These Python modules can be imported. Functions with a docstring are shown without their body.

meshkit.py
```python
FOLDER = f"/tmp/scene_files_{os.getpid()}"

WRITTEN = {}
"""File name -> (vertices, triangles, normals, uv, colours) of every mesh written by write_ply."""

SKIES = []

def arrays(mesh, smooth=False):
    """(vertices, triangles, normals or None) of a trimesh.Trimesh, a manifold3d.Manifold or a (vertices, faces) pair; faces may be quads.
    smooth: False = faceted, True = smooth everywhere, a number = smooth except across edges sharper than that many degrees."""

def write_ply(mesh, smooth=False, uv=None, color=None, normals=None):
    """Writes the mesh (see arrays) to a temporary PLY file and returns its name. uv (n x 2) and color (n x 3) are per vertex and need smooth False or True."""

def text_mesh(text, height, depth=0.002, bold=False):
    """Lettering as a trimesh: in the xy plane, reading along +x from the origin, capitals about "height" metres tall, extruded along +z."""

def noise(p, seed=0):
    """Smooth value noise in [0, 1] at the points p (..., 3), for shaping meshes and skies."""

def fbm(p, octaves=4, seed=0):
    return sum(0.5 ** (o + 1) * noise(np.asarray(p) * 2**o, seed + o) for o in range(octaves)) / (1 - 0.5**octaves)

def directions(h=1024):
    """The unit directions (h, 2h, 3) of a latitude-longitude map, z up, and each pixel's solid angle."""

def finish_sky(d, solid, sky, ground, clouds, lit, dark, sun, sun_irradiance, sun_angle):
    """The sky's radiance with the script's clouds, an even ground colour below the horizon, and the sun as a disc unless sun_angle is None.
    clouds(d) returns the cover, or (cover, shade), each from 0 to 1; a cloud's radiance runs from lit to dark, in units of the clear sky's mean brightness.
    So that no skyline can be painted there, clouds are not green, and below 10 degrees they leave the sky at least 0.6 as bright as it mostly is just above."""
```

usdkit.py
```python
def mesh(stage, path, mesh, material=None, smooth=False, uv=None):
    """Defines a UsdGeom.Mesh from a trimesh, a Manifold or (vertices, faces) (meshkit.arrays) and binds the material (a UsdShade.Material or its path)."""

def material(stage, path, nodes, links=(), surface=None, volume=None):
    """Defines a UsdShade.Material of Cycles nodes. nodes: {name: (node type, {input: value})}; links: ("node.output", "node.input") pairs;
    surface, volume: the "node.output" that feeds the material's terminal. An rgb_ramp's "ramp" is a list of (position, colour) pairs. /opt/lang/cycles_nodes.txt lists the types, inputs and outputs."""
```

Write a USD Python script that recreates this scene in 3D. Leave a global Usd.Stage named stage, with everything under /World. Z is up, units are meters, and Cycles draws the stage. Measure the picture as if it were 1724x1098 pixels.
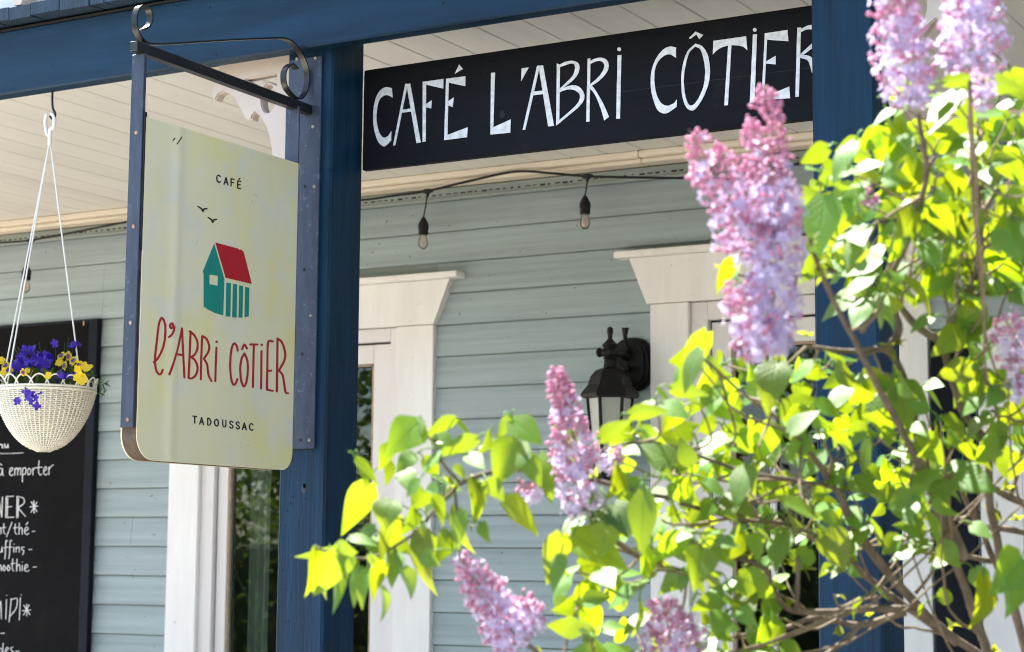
import math, random
import numpy as np, trimesh, usdkit, meshkit
from pxr import Usd, UsdGeom, UsdLux, UsdShade, Gf, Sdf, Vt
from shapely.geometry import Polygon, LineString, Point, MultiPolygon, box as sbox
from shapely.ops import unary_union
from scipy.spatial import ConvexHull

stage = Usd.Stage.CreateInMemory()
UsdGeom.SetStageUpAxis(stage, UsdGeom.Tokens.z)
UsdGeom.SetStageMetersPerUnit(stage, 1.0)
UsdGeom.Xform.Define(stage, '/World')
UsdGeom.Scope.Define(stage, '/World/Looks')
rng = random.Random(7)
nrng = np.random.default_rng(7)

# ------------------------------------------------------------------ camera
FPX = 3212.3                        # focal length in pixels of the 1724 px wide photograph
YAW, PITCH, ROLL = 0.524366, 0.121677, 0.0076684
CAM = np.array([0.0, -4.0, 1.5])
FW = np.array([-math.sin(YAW) * math.cos(PITCH), math.cos(YAW) * math.cos(PITCH), math.sin(PITCH)])
_r = np.array([math.cos(YAW), math.sin(YAW), 0.0]); _u = np.cross(_r, FW)
RT = _r * math.cos(ROLL) + _u * math.sin(ROLL); UP = -_r * math.sin(ROLL) + _u * math.cos(ROLL)
cam = UsdGeom.Camera.Define(stage, '/World/camera')
cam.AddTransformOp().Set(Gf.Matrix4d(*RT, 0, *UP, 0, *(-FW), 0, *CAM, 1))
cam.CreateHorizontalApertureAttr(36.0)
cam.CreateVerticalApertureAttr(36.0 * 652 / 1024)
cam.CreateFocalLengthAttr(FPX * 36 / 1724)
cam.CreateClippingRangeAttr(Gf.Vec2f(0.05, 2000))
cam.CreateFStopAttr(7.0)
cam.CreateFocusDistanceAttr(4.55)
cam.CreateExposureAttr(2.4)

# ------------------------------------------------------------------ sky and sun
SUN = np.array([-0.46, 0.13, 0.88]); SUN /= np.linalg.norm(SUN)
dome = UsdLux.DomeLight.Define(stage, '/World/sky')
sky = usdkit.material(stage, '/World/Looks/sky', {
    's': ('sky_texture', {'sky_type': 'single_scattering', 'sun_disc': False, 'sun_elevation': math.asin(SUN[2]), 'sun_rotation': math.atan2(SUN[0], SUN[1]), 'altitude': 50.0}),
    'b': ('background_shader', {'strength': 0.076})}, [('s.color', 'b.color')], surface='b.background')
UsdShade.MaterialBindingAPI.Apply(dome.GetPrim()).Bind(sky)
dome.GetPrim().SetCustomDataByKey('kind', 'structure')
sun = UsdLux.DistantLight.Define(stage, '/World/sun')
sun.CreateIntensityAttr(1.25); sun.CreateAngleAttr(0.53); sun.CreateColorAttr(Gf.Vec3f(1.0, 0.95, 0.86))
sun.GetPrim().CreateAttribute('inputs:normalize', Sdf.ValueTypeNames.Bool).Set(True)
_z = SUN; _x = np.cross([0, 0, 1.0], _z); _x /= np.linalg.norm(_x); _y = np.cross(_z, _x)
sun.AddTransformOp().Set(Gf.Matrix4d(*_x, 0, *_y, 0, *_z, 0, 0, 0, 0, 1))


# ------------------------------------------------------------------ measuring: where the line of sight of a photo pixel meets a plane of the place
def ray(px, py):
    return FW * FPX + RT * (px - 862) - UP * (py - 549)


def hit(px, py, ax, v):
    d = ray(px, py); k = 'xyz'.index(ax)
    return CAM + d * (v - CAM[k]) / d[k]


def at(px, py, depth):
    return CAM + ray(px, py) / FPX * depth


# ------------------------------------------------------------------ prims
USED, LOC = {}, {}


def name_in(parent, name):
    k = (parent, name); n = USED.get(k, 0); USED[k] = n + 1
    return f'{parent}/{name}' + (f'_{n:03d}' if n else '')


def tag(prim, label=None, cat=None, group=None, kind=None):
    p = prim.GetPrim() if hasattr(prim, 'GetPrim') else prim
    for k, v in (('label', label), ('category', cat), ('group', group), ('kind', kind)):
        if v:
            p.SetCustomDataByKey(k, v)
    return p


def thing(name, label, cat, loc=(0, 0, 0), group=None):
    path = name_in('/World', name)
    x = UsdGeom.Xform.Define(stage, path); x.AddTranslateOp().Set(Gf.Vec3d(*map(float, loc)))
    LOC[path] = np.array(loc, float)
    tag(x, label, cat, group)
    return path


def part(parent, name, mesh, mat, smooth=False, label=None, kind=None):
    """One mesh, given in world coordinates, under the prim parent."""
    path = name_in(parent, name)
    top = '/'.join(path.split('/')[:3])
    uv = mesh.metadata.get('st') if isinstance(mesh, trimesh.Trimesh) else None
    v, f, n = meshkit.arrays(mesh, smooth)
    m = usdkit.mesh(stage, path, (v - LOC.get(top, 0), f), MAT[mat], uv=uv)
    if n is not None:
        m.CreateNormalsAttr(Vt.Vec3fArray.FromNumpy(n.astype(np.float32))); m.SetNormalsInterpolation('vertex')
    tag(m, label, None, None, kind)
    return path


def single(name, mesh, mat, label=None, cat=None, smooth=False, kind=None, group=None):
    path = name_in('/World', name)
    m = usdkit.mesh(stage, path, mesh, MAT[mat], smooth=smooth)
    tag(m, label, cat, group, kind)
    return path


# ------------------------------------------------------------------ shapes
def cat(ms):
    return trimesh.util.concatenate([m if isinstance(m, trimesh.Trimesh) else trimesh.Trimesh(*m, process=False) for m in ms])


_BF = None


def bx(x0, x1, y0, y1, z0, z1, b=0.003):
    """A box with chamfered edges."""
    c = np.array([(x0 + x1) / 2, (y0 + y1) / 2, (z0 + z1) / 2]); h = np.array([x1 - x0, y1 - y0, z1 - z0]) / 2
    b = min(b, 0.45 * min(h))
    if b <= 0:
        return trimesh.creation.box(2 * h, trimesh.transformations.translation_matrix(c))
    P = []
    for s in np.ndindex(2, 2, 2):
        s = np.array(s) * 2 - 1
        for k in range(3):
            q = h - b; q = q.copy(); q[k] = h[k]
            P.append(c + s * q)
    return hull(P)


def hull(P):
    P = np.array(P); hl = ConvexHull(P); f = hl.simplices.copy()
    ctr = P[hl.vertices].mean(0)
    nrm = np.cross(P[f[:, 1]] - P[f[:, 0]], P[f[:, 2]] - P[f[:, 0]])
    flip = np.einsum('ij,ij->i', nrm, P[f].mean(1) - ctr) < 0
    f[flip] = f[flip][:, ::-1]
    return trimesh.Trimesh(P, f, process=False)


def polys(g):
    return [p for p in (g.geoms if hasattr(g, 'geoms') else [g]) if isinstance(p, Polygon) and p.area > 1e-12]


def fix(P):
    p = Polygon(P)
    return p if p.is_valid else p.buffer(0)


def extrude(g, h, o, ux, uy, uw):
    """Polygon(s) in the frame (ux, uy) at o, extruded by h along uw."""
    ms = []
    for p in polys(g):
        m = trimesh.creation.extrude_polygon(p, h, engine='earcut')
        v = m.vertices
        w = np.asarray(o) + v[:, :1] * np.asarray(ux) + v[:, 1:2] * np.asarray(uy) + v[:, 2:] * np.asarray(uw)
        f = m.faces
        if np.dot(np.cross(ux, uy), uw) < 0:
            f = f[:, ::-1]
        ms.append(trimesh.Trimesh(w, f, process=False))
    return cat(ms)


X, Y, Z = np.eye(3)


def tube(P, R, sides=8, cap=True):
    P = np.asarray(P, float); n = len(P); R = np.broadcast_to(np.asarray(R, float), (n,))
    T = np.gradient(P, axis=0); T /= np.linalg.norm(T, axis=1, keepdims=True) + 1e-12
    a = np.cross(T[0], [0.3, 0.2, 1.0]); a /= np.linalg.norm(a)
    V = []
    for i in range(n):
        a = a - T[i] * np.dot(a, T[i]); a /= np.linalg.norm(a); b = np.cross(T[i], a)
        t = np.arange(sides) * 2 * math.pi / sides
        V.append(P[i] + R[i] * (np.cos(t)[:, None] * a + np.sin(t)[:, None] * b))
    V = np.vstack(V); F = []
    for i in range(n - 1):
        for j in range(sides):
            p, q = i * sides + j, i * sides + (j + 1) % sides
            F += [(p, q, q + sides), (p, q + sides, p + sides)]
    if cap:
        V = np.vstack([V, P[0], P[-1]]); c0, c1 = len(V) - 2, len(V) - 1
        for j in range(sides):
            F += [(c0, (j + 1) % sides, j), (c1, (n - 1) * sides + j, (n - 1) * sides + (j + 1) % sides)]
    return trimesh.Trimesh(V, F, process=False)


def spline(P, n=8):
    """Catmull-Rom through the points."""
    P = np.asarray(P, float); Q = np.vstack([2 * P[0] - P[1], P, 2 * P[-1] - P[-2]]); out = []
    for i in range(1, len(Q) - 2):
        for t in np.linspace(0, 1, n, endpoint=False):
            p0, p1, p2, p3 = Q[i - 1:i + 3]
            out.append(0.5 * (2 * p1 + (p2 - p0) * t + (2 * p0 - 5 * p1 + 4 * p2 - p3) * t * t + (3 * p1 - p0 - 3 * p2 + p3) * t ** 3))
    return np.array(out + [P[-1]])


def lathe(prof, c, sides=24):
    """prof: (radius, z) from bottom to top, about the vertical through c."""
    prof = np.asarray(prof, float); n = len(prof); t = np.arange(sides) * 2 * math.pi / sides
    V = np.array([[c[0] + r * math.cos(a), c[1] + r * math.sin(a), c[2] + z] for r, z in prof for a in t]); F = []
    for i in range(n - 1):
        for j in range(sides):
            p, q = i * sides + j, i * sides + (j + 1) % sides
            F += [(p, q, q + sides), (p, q + sides, p + sides)]
    return trimesh.Trimesh(V, F, process=False)


def ball(c, r, sub=1):
    m = trimesh.creation.icosphere(subdivisions=sub, radius=1.0)
    return trimesh.Trimesh(m.vertices * np.asarray(r) + np.asarray(c), m.faces, process=False)


# ------------------------------------------------------------------ materials
MAT = {}


def M(name, nodes, links, surface='p.BSDF'):
    MAT[name] = usdkit.material(stage, '/World/Looks/' + name, nodes, links, surface=surface)


def plain(name, col, rough=0.5, var=0.12, scale=6.0, stretch=(1, 1, 1), bump=0.15, bscale=None, rnd=0.0, metallic=0.0, spec=0.5, dark=None, dthr=(0.62, 0.72), dscale=14.0, ramp=None):
    """A painted or bare surface: tone noise, fine relief, optional per-object variation and specks of dirt."""
    col = np.array(col)
    N = {'g': ('geometry', {}), 'm': ('mapping', {'scale': stretch}), 'n': ('noise_texture', {'scale': scale, 'detail': 5.0, 'roughness': 0.6}),
         'r': ('rgb_ramp', {'ramp': ramp or [(0.3, tuple(col * (1 - var))), (0.7, tuple(np.minimum(col * (1 + var), 0.95)))]}),
         'bn': ('noise_texture', {'scale': bscale or scale * 6, 'detail': 4.0}), 'b': ('bump', {'strength': bump, 'distance': 0.004}),
         'p': ('principled_bsdf', {'roughness': rough, 'metallic': metallic, 'specular_ior_level': spec})}
    L = [('g.position', 'm.vector'), ('m.vector', 'n.vector'), ('m.vector', 'bn.vector'), ('n.fac', 'r.fac'), ('bn.fac', 'b.height'), ('b.normal', 'p.normal')]
    out = 'r.color'
    if rnd:
        N['o'] = ('object_info', {}); N['mr'] = ('map_range', {'from_min': 0.0, 'from_max': 1.0, 'to_min': 1 - rnd, 'to_max': 1 + rnd})
        N['h'] = ('hsv', {'hue': 0.5, 'saturation': 1.0, 'fac': 1.0})
        L += [('o.random', 'mr.value'), ('mr.result', 'h.value'), (out, 'h.color')]; out = 'h.color'
    if dark is not None:
        N['dn'] = ('noise_texture', {'scale': dscale, 'detail': 3.0, 'roughness': 0.7}); N['dr'] = ('rgb_ramp', {'ramp': [(dthr[0], (0, 0, 0)), (dthr[1], (1, 1, 1))]})
        N['dm'] = ('mix_color', {'b': tuple(dark)})
        L += [('g.position', 'dn.vector'), ('dn.fac', 'dr.fac'), ('dr.color', 'dm.fac'), (out, 'dm.a')]; out = 'dm.result'
    L.append((out, 'p.base_color'))
    M(name, N, L)


BLUE = (0.0040, 0.0245, 0.053)
plain('blue_beam', BLUE, 0.45, 0.32, 5, (0.35, 4, 3), 0.35, 26, spec=0.20, dark=(0.006, 0.018, 0.04), dthr=(0.67, 0.71), dscale=22)
plain('blue_post', BLUE, 0.45, 0.38, 5, (5, 5, 0.35), 0.45, 30, spec=0.20, dark=(0.004, 0.012, 0.03), dthr=(0.66, 0.70), dscale=20)
plain('blue_shake', (0.009, 0.028, 0.055), 0.65, 0.35, 8, (6, 6, 1.0), 0.8, 30, rnd=0.25)
plain('blue_knot', (0.004, 0.014, 0.032), 0.5)
plain('blue_steel', (0.044, 0.053, 0.080), 0.42, 0.25, 14, (3, 3, 0.8), 0.15, 120, metallic=0.25, dark=(0.10, 0.12, 0.16), dthr=(0.6, 0.72), dscale=60)
plain('black_iron', (0.014, 0.014, 0.016), 0.36, 0.4, 20, bump=0.25, bscale=160, metallic=0.35, dark=(0.05, 0.035, 0.022), dthr=(0.60, 0.75), dscale=45)
plain('worn_iron', (0.05, 0.048, 0.045), 0.30, 0.3, 18, bump=0.2, bscale=160, metallic=0.75, dark=(0.09, 0.06, 0.035), dthr=(0.58, 0.75), dscale=40)
plain('rusty_wood', (0.085, 0.055, 0.035), 0.8, 0.4, 18, (3, 1, 3), 0.6, 50)
plain('screw_metal', (0.42, 0.36, 0.30), 0.35, 0.25, 60, metallic=0.8)
plain('copper_screw', (0.46, 0.27, 0.19), 0.45, 0.25, 60, metallic=0.5)
plain('siding', (0.300, 0.362, 0.376), 0.55, 0.15, 4, (0.25, 1, 9), 0.22, 40, rnd=0.05, dark=(0.14, 0.14, 0.11), dthr=(0.69, 0.73), dscale=30)
plain('siding_trim', (0.25, 0.29, 0.27), 0.6, 0.12, 5, (0.3, 1, 6))
plain('vent_hole', (0.02, 0.02, 0.02), 0.9)
plain('ceiling', (0.70, 0.68, 0.64), 0.45, 0.05, 2.5, (5, 0.4, 1), 0.08, 20, rnd=0.025)
plain('cream_trim', (0.74, 0.655, 0.54), 0.55, 0.10, 4, (0.4, 2, 4), 0.2, 30)
plain('white_trim', (0.79, 0.765, 0.75), 0.5, 0.09, 3, (4, 2, 0.5), 0.18, 28, dark=(0.40, 0.35, 0.29), dthr=(0.68, 0.74), dscale=24)
plain('door_white', (0.73, 0.69, 0.69), 0.42, 0.05, 3, (4, 2, 0.5), 0.12, 30)
plain('fretwork', (0.53, 0.445, 0.395), 0.55, 0.06, 5, bump=0.2, bscale=40)
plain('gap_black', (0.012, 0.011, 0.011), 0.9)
plain('glazing_bead', (0.34, 0.25, 0.17), 0.6, 0.3, 30)
plain('interior', (0.045, 0.038, 0.033), 0.8, 0.3, 2)
plain('curtain', (0.20, 0.21, 0.18), 0.8, 0.25, 5, (12, 12, 0.2), 0.6, 20)
plain('roofing', (0.08, 0.085, 0.09), 0.85, 0.3, 9)
plain('board_black', (0.006, 0.0062, 0.009), 0.6, 0.25, 3, (0.5, 1, 5), 0.25, 40, spec=0.13, dark=(0.012, 0.011, 0.012), dthr=(0.6, 0.75), dscale=9)
plain('menu_black', (0.0045, 0.0040, 0.0046), 0.65, 0.3, 4, spec=0.06, bump=0.12, bscale=30, dark=(0.011, 0.0085, 0.007), dthr=(0.58, 0.72), dscale=7)
plain('menu_frame', (0.004, 0.006, 0.012), 0.5, 0.3, 6, spec=0.13)
plain('white_paint', (0.70, 0.70, 0.73), 0.65, 0.22, 60, bump=0.25, bscale=120)
plain('chalk', (0.62, 0.62, 0.63), 0.9, 0.30, 220, bump=0.2)
plain('letter_black', (0.014, 0.014, 0.015), 0.5)
plain('letter_red', (0.40, 0.010, 0.020), 0.45, 0.10, 30)
plain('logo_red', (0.46, 0.004, 0.016), 0.4, 0.05, 20)
plain('logo_teal', (0.0, 0.23, 0.185), 0.4, 0.06, 20)
plain('logo_cream', (0.66, 0.66, 0.46), 0.45)
plain('wicker', (0.72, 0.685, 0.60), 0.55, 0.08, 20, bump=0.1, dark=(0.50, 0.40, 0.26), dthr=(0.66, 0.78), dscale=20)
plain('white_plastic', (0.72, 0.71, 0.68), 0.4, 0.05)
plain('soil', (0.028, 0.020, 0.014), 0.95, 0.5, 40, bump=1.0)
plain('cable_black', (0.008, 0.008, 0.009), 0.5, 0.2, spec=0.25)
plain('lantern_black', (0.0075, 0.007, 0.0068), 0.42, 0.4, 20, spec=0.3, bump=0.3, bscale=120, metallic=0.2, dark=(0.06, 0.03, 0.017), dthr=(0.66, 0.78), dscale=45)
plain('filament', (0.75, 0.38, 0.22), 0.5)
plain('bark', (0.14, 0.105, 0.078), 0.85, 0.40, 16, (4, 4, 1), 0.9, 70)
plain('dark_foliage', (0.018, 0.030, 0.010), 0.9, 0.5, 20, bump=1.0)
plain('twig', (0.17, 0.125, 0.075), 0.8, 0.35, 30, bump=0.4)
plain('asphalt', (0.10, 0.098, 0.095), 0.9, 0.2, 2, bump=0.5, bscale=90)
plain('ground', (0.33, 0.29, 0.235), 0.95, 0.25, 1.2, bump=0.5, bscale=40)
plain('concrete', (0.42, 0.40, 0.36), 0.9, 0.12, 2, bump=0.3, bscale=60)
plain('deck_wood', (0.36, 0.27, 0.19), 0.7, 0.25, 4, (0.4, 6, 1), 0.4, 30, rnd=0.12)
plain('lawn', (0.07, 0.115, 0.028), 0.95, 0.35, 7, bump=1.0, bscale=70)

# sign panel: aged cream-green laminate with yellow and grey blotches
M('sign_panel', {
    'g': ('geometry', {}), 'm': ('mapping', {'scale': (1, 1.6, 1.0)}),
    'n1': ('noise_texture', {'scale': 5.0, 'detail': 2.0, 'roughness': 0.5}), 'n2': ('noise_texture', {'scale': 9.0, 'detail': 3.0, 'roughness': 0.6}),
    'm2': ('mapping', {'scale': (1, 1, 1), 'location': (3.1, 1.7, 5.2)}), 'm3': ('mapping', {'scale': (1, 1, 1.2), 'location': (7.3, 0.7, 2.9)}),
    'r1': ('rgb_ramp', {'ramp': [(0.32, (0.82, 0.735, 0.53)), (0.5, (0.82, 0.735, 0.47)), (0.66, (0.83, 0.72, 0.35))]}),
    'r2': ('rgb_ramp', {'ramp': [(0.52, (0, 0, 0)), (0.68, (0.75, 0.75, 0.75))]}), 'mx': ('mix_color', {'b': (0.75, 0.71, 0.60)}),
    'n3': ('noise_texture', {'scale': 8.0, 'detail': 5.0, 'roughness': 0.75}), 'r3': ('rgb_ramp', {'ramp': [(0.66, (0, 0, 0)), (0.76, (0.5, 0.5, 0.5))]}), 'mx2': ('mix_color', {'b': (0.20, 0.19, 0.15)}),
    'p': ('principled_bsdf', {'roughness': 0.30, 'specular_ior_level': 0.5})},
  [('g.position', 'm.vector'), ('m.vector', 'n1.vector'), ('g.position', 'm2.vector'), ('m2.vector', 'n2.vector'), ('n1.fac', 'r1.fac'), ('n2.fac', 'r2.fac'), ('r2.color', 'mx.fac'), ('r1.color', 'mx.a'),
   ('g.position', 'm3.vector'), ('m3.vector', 'n3.vector'), ('n3.fac', 'r3.fac'), ('r3.color', 'mx2.fac'), ('mx.result', 'mx2.a'), ('mx2.result', 'p.base_color')])

# window glass: clear pane with a sky reflection
def glass(name, tint=(1, 1, 1), ior=1.45, boost=1.0):
    M(name, {'f': ('fresnel', {'IOR': ior}), 't': ('transparent_bsdf', {'color': tint}), 'g': ('glossy_bsdf', {'color': (boost,) * 3, 'roughness': 0.0}), 'x': ('mix_closure', {})},
      [('f.fac', 'x.fac'), ('t.BSDF', 'x.closure1'), ('g.BSDF', 'x.closure2')], surface='x.closure')


glass('pane_glass', (0.85, 0.9, 0.86), 1.48)
M('bulb_glass', {'f': ('fresnel', {'IOR': 1.5}), 't': ('transparent_bsdf', {'color': (0.98, 0.95, 0.93)}), 'd': ('translucent_bsdf', {'color': (0.95, 0.88, 0.82)}), 'y': ('mix_closure', {'fac': 0.3}), 'g': ('glossy_bsdf', {'color': (1, 1, 1), 'roughness': 0.03}), 'x': ('mix_closure', {})},
  [('t.BSDF', 'y.closure1'), ('d.BSDF', 'y.closure2'), ('f.fac', 'x.fac'), ('y.closure', 'x.closure1'), ('g.BSDF', 'x.closure2')], surface='x.closure')
M('frosted_glass', {'p': ('principled_bsdf', {'base_color': (0.62, 0.64, 0.60), 'roughness': 0.25, 'transmission_weight': 0.35})}, [])


def leafy(name, top, trans, gloss=0.34, rnd=0.18, spec=0.5, tmix=0.5, veins=False):
    """Thin leaf: glossy diffuse face mixed with light that comes through, veins by noise, each leaf its own tone."""
    if veins:
        N = {'o': ('object_info', {}), 'tc': ('texture_coordinate', {}), 'sx': ('separate_xyz', {}), 'ab': ('math', {'math_type': 'absolute'}), 'ma': ('math', {'math_type': 'multiply_add', 'value2': -0.30}), 'mf': ('math', {'math_type': 'multiply', 'value2': 7.0}), 'fr': ('math', {'math_type': 'fraction'}),
             'v1': ('rgb_ramp', {'ramp': [(0.0, (1, 1, 1)), (0.045, (0.8, 0.8, 0.8)), (0.10, (0, 0, 0))]}), 'v2': ('rgb_ramp', {'ramp': [(0.0, (0.55, 0.55, 0.55)), (0.10, (0, 0, 0)), (0.88, (0, 0, 0)), (1.0, (0.55, 0.55, 0.55))]}), 'vm': ('mix_color', {'blend_type': 'lighten', 'fac': 1.0}),
             'g': ('geometry', {}), 'mr': ('map_range', {'to_min': 1 - rnd, 'to_max': 1 + rnd}), 'mh': ('map_range', {'to_min': 0.482, 'to_max': 0.515}), 'n': ('noise_texture', {'scale': 40.0, 'detail': 4.0, 'roughness': 0.65}),
             'r': ('rgb_ramp', {'ramp': [(0.28, tuple(np.array(top) * 0.7)), (0.62, tuple(np.array(top) * 1.2)), (0.74, tuple(np.array(top) * 1.25)), (0.80, (0.10, 0.08, 0.03))]}), 'vt': ('mix_color', {'b': tuple(np.array(top) * 1.9)}), 'vs': ('mix_color', {'a': trans, 'b': tuple(np.array(trans) * 0.55)}),
             'h': ('hsv', {'saturation': 1.0, 'fac': 1.0}), 'h2': ('hsv', {'saturation': 1.0, 'fac': 1.0}), 'bh': ('mix_color', {'fac': 0.5}), 'b': ('bump', {'strength': 0.35, 'distance': 0.0025}),
             'p': ('principled_bsdf', {'roughness': gloss, 'specular_ior_level': spec}), 't': ('translucent_bsdf', {}), 'x': ('mix_closure', {'fac': tmix})}
        M(name, N, [('tc.UV', 'sx.vector'), ('sx.x', 'ab.value1'), ('ab.value', 'ma.value1'), ('sx.y', 'ma.value3'), ('ma.value', 'mf.value1'), ('mf.value', 'fr.value1'), ('ab.value', 'v1.fac'), ('fr.value', 'v2.fac'), ('v1.color', 'vm.a'), ('v2.color', 'vm.b'),
                    ('o.random', 'mr.value'), ('o.random', 'mh.value'), ('g.position', 'n.vector'), ('n.fac', 'r.fac'), ('r.color', 'vt.a'), ('vm.result', 'vt.fac'), ('vm.result', 'vs.fac'), ('vt.result', 'h.color'), ('vs.result', 'h2.color'), ('mr.result', 'h.value'), ('mr.result', 'h2.value'), ('mh.result', 'h.hue'), ('mh.result', 'h2.hue'),
                    ('h.color', 'p.base_color'), ('h2.color', 't.color'), ('vm.result', 'bh.a'), ('n.color', 'bh.b'), ('bh.result', 'b.height'), ('b.normal', 'p.normal'), ('p.BSDF', 'x.closure1'), ('t.BSDF', 'x.closure2')], surface='x.closure')
        return
    M(name, {'o': ('object_info', {}), 'g': ('geometry', {}), 'mr': ('map_range', {'to_min': 1 - rnd, 'to_max': 1 + rnd}), 'mh': ('map_range', {'to_min': 0.485, 'to_max': 0.515}),
             'n': ('noise_texture', {'scale': 45.0, 'detail': 3.0}), 'r': ('rgb_ramp', {'ramp': [(0.3, tuple(np.array(top) * 0.8)), (0.7, tuple(np.array(top) * 1.2))]}),
             'h': ('hsv', {'saturation': 1.0, 'fac': 1.0}), 'h2': ('hsv', {'saturation': 1.0, 'fac': 1.0, 'color': trans}),
             'b': ('bump', {'strength': 0.25, 'distance': 0.002}), 'p': ('principled_bsdf', {'roughness': gloss, 'specular_ior_level': spec}), 't': ('translucent_bsdf', {}), 'x': ('mix_closure', {'fac': tmix})},
      [('o.random', 'mr.value'), ('g.random_per_island', 'mh.value'), ('g.position', 'n.vector'), ('n.fac', 'r.fac'), ('r.color', 'h.color'), ('mr.result', 'h.value'), ('mh.result', 'h.hue'), ('mr.result', 'h2.value'), ('mh.result', 'h2.hue'),
       ('h.color', 'p.base_color'), ('n.fac', 'b.height'), ('b.normal', 'p.normal'), ('h2.color', 't.color'), ('p.BSDF', 'x.closure1'), ('t.BSDF', 'x.closure2')], surface='x.closure')


leafy('lilac_leaf', (0.062, 0.155, 0.020), (0.43, 0.56, 0.006), 0.50, 0.22, spec=0.65, tmix=0.46, veins=True)
leafy('young_leaf', (0.13, 0.20, 0.03), (0.36, 0.44, 0.02), 0.4)
leafy('basket_leaf', (0.030, 0.075, 0.018), (0.10, 0.18, 0.02), 0.5)
leafy('tree_leaf', (0.045, 0.085, 0.018), (0.12, 0.20, 0.02), 0.5)


def petals(name, cols, tr=0.35):
    M(name, {'g': ('geometry', {}), 'r': ('rgb_ramp', {'ramp': cols}), 'p': ('principled_bsdf', {'roughness': 0.5, 'specular_ior_level': 0.4}), 't': ('translucent_bsdf', {}), 'x': ('mix_closure', {'fac': tr})},
      [('g.random_per_island', 'r.fac'), ('r.color', 'p.base_color'), ('r.color', 't.color'), ('p.BSDF', 'x.closure1'), ('t.BSDF', 'x.closure2')], surface='x.closure')


petals('lilac_petal', [(0.0, (0.66, 0.58, 0.80)), (0.35, (0.78, 0.66, 0.83)), (0.75, (0.78, 0.59, 0.76)), (1.0, (0.74, 0.46, 0.66))], 0.45)
petals('lilac_bud', [(0.0, (0.64, 0.31, 0.47)), (0.5, (0.74, 0.43, 0.60)), (1.0, (0.76, 0.52, 0.71))], 0.35)
petals('violet_petal', [(0.0, (0.055, 0.018, 0.42)), (0.6, (0.04, 0.03, 0.48)), (1.0, (0.13, 0.04, 0.32))], 0.25)
petals('yellow_petal', [(0.0, (0.80, 0.58, 0.01)), (1.0, (0.85, 0.68, 0.03))], 0.3)
petals('pansy_face', [(0.0, (0.09, 0.015, 0.16)), (1.0, (0.25, 0.05, 0.04))], 0.1)


# ================================================================== the setting
W = 2.2                             # the house wall's plane; the porch posts' front is y = 0
CEIL = 2.97
single('ground', bx(-150, 150, -150, 150, -0.5, -0.006, 0), 'ground', kind='structure')
single('pavement', bx(-40, 40, -5.2, -1.15, -0.3, 0.0, 0), 'concrete', kind='structure')
single('planting_bed', bx(-2.35, 6.5, -3.0, -0.16, -0.2, 0.045, 0.03), 'soil', kind='structure')
single('road', bx(-60, 60, -12.5, -5.4, -0.3, -0.002, 0), 'asphalt', kind='structure')
single('lawn', bx(-60, 60, -60, -12.8, -0.3, 0.03, 0), 'lawn', kind='structure')

# ================================================================== the building
house = thing('cafe_building', 'sage green clapboard building with blue porch posts, white door casings and a pale plank ceiling', 'building', (-2.5, 0.0, 0.0))
PITCHZ = 0.12175
rows = [1.178 + PITCHZ * k for k in range(-9, 15)]
D1 = dict(o0=-5.21, o1=-3.918)      # casing of the left door, outer edges
D2 = dict(o0=-2.992, o1=-1.965)


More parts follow.
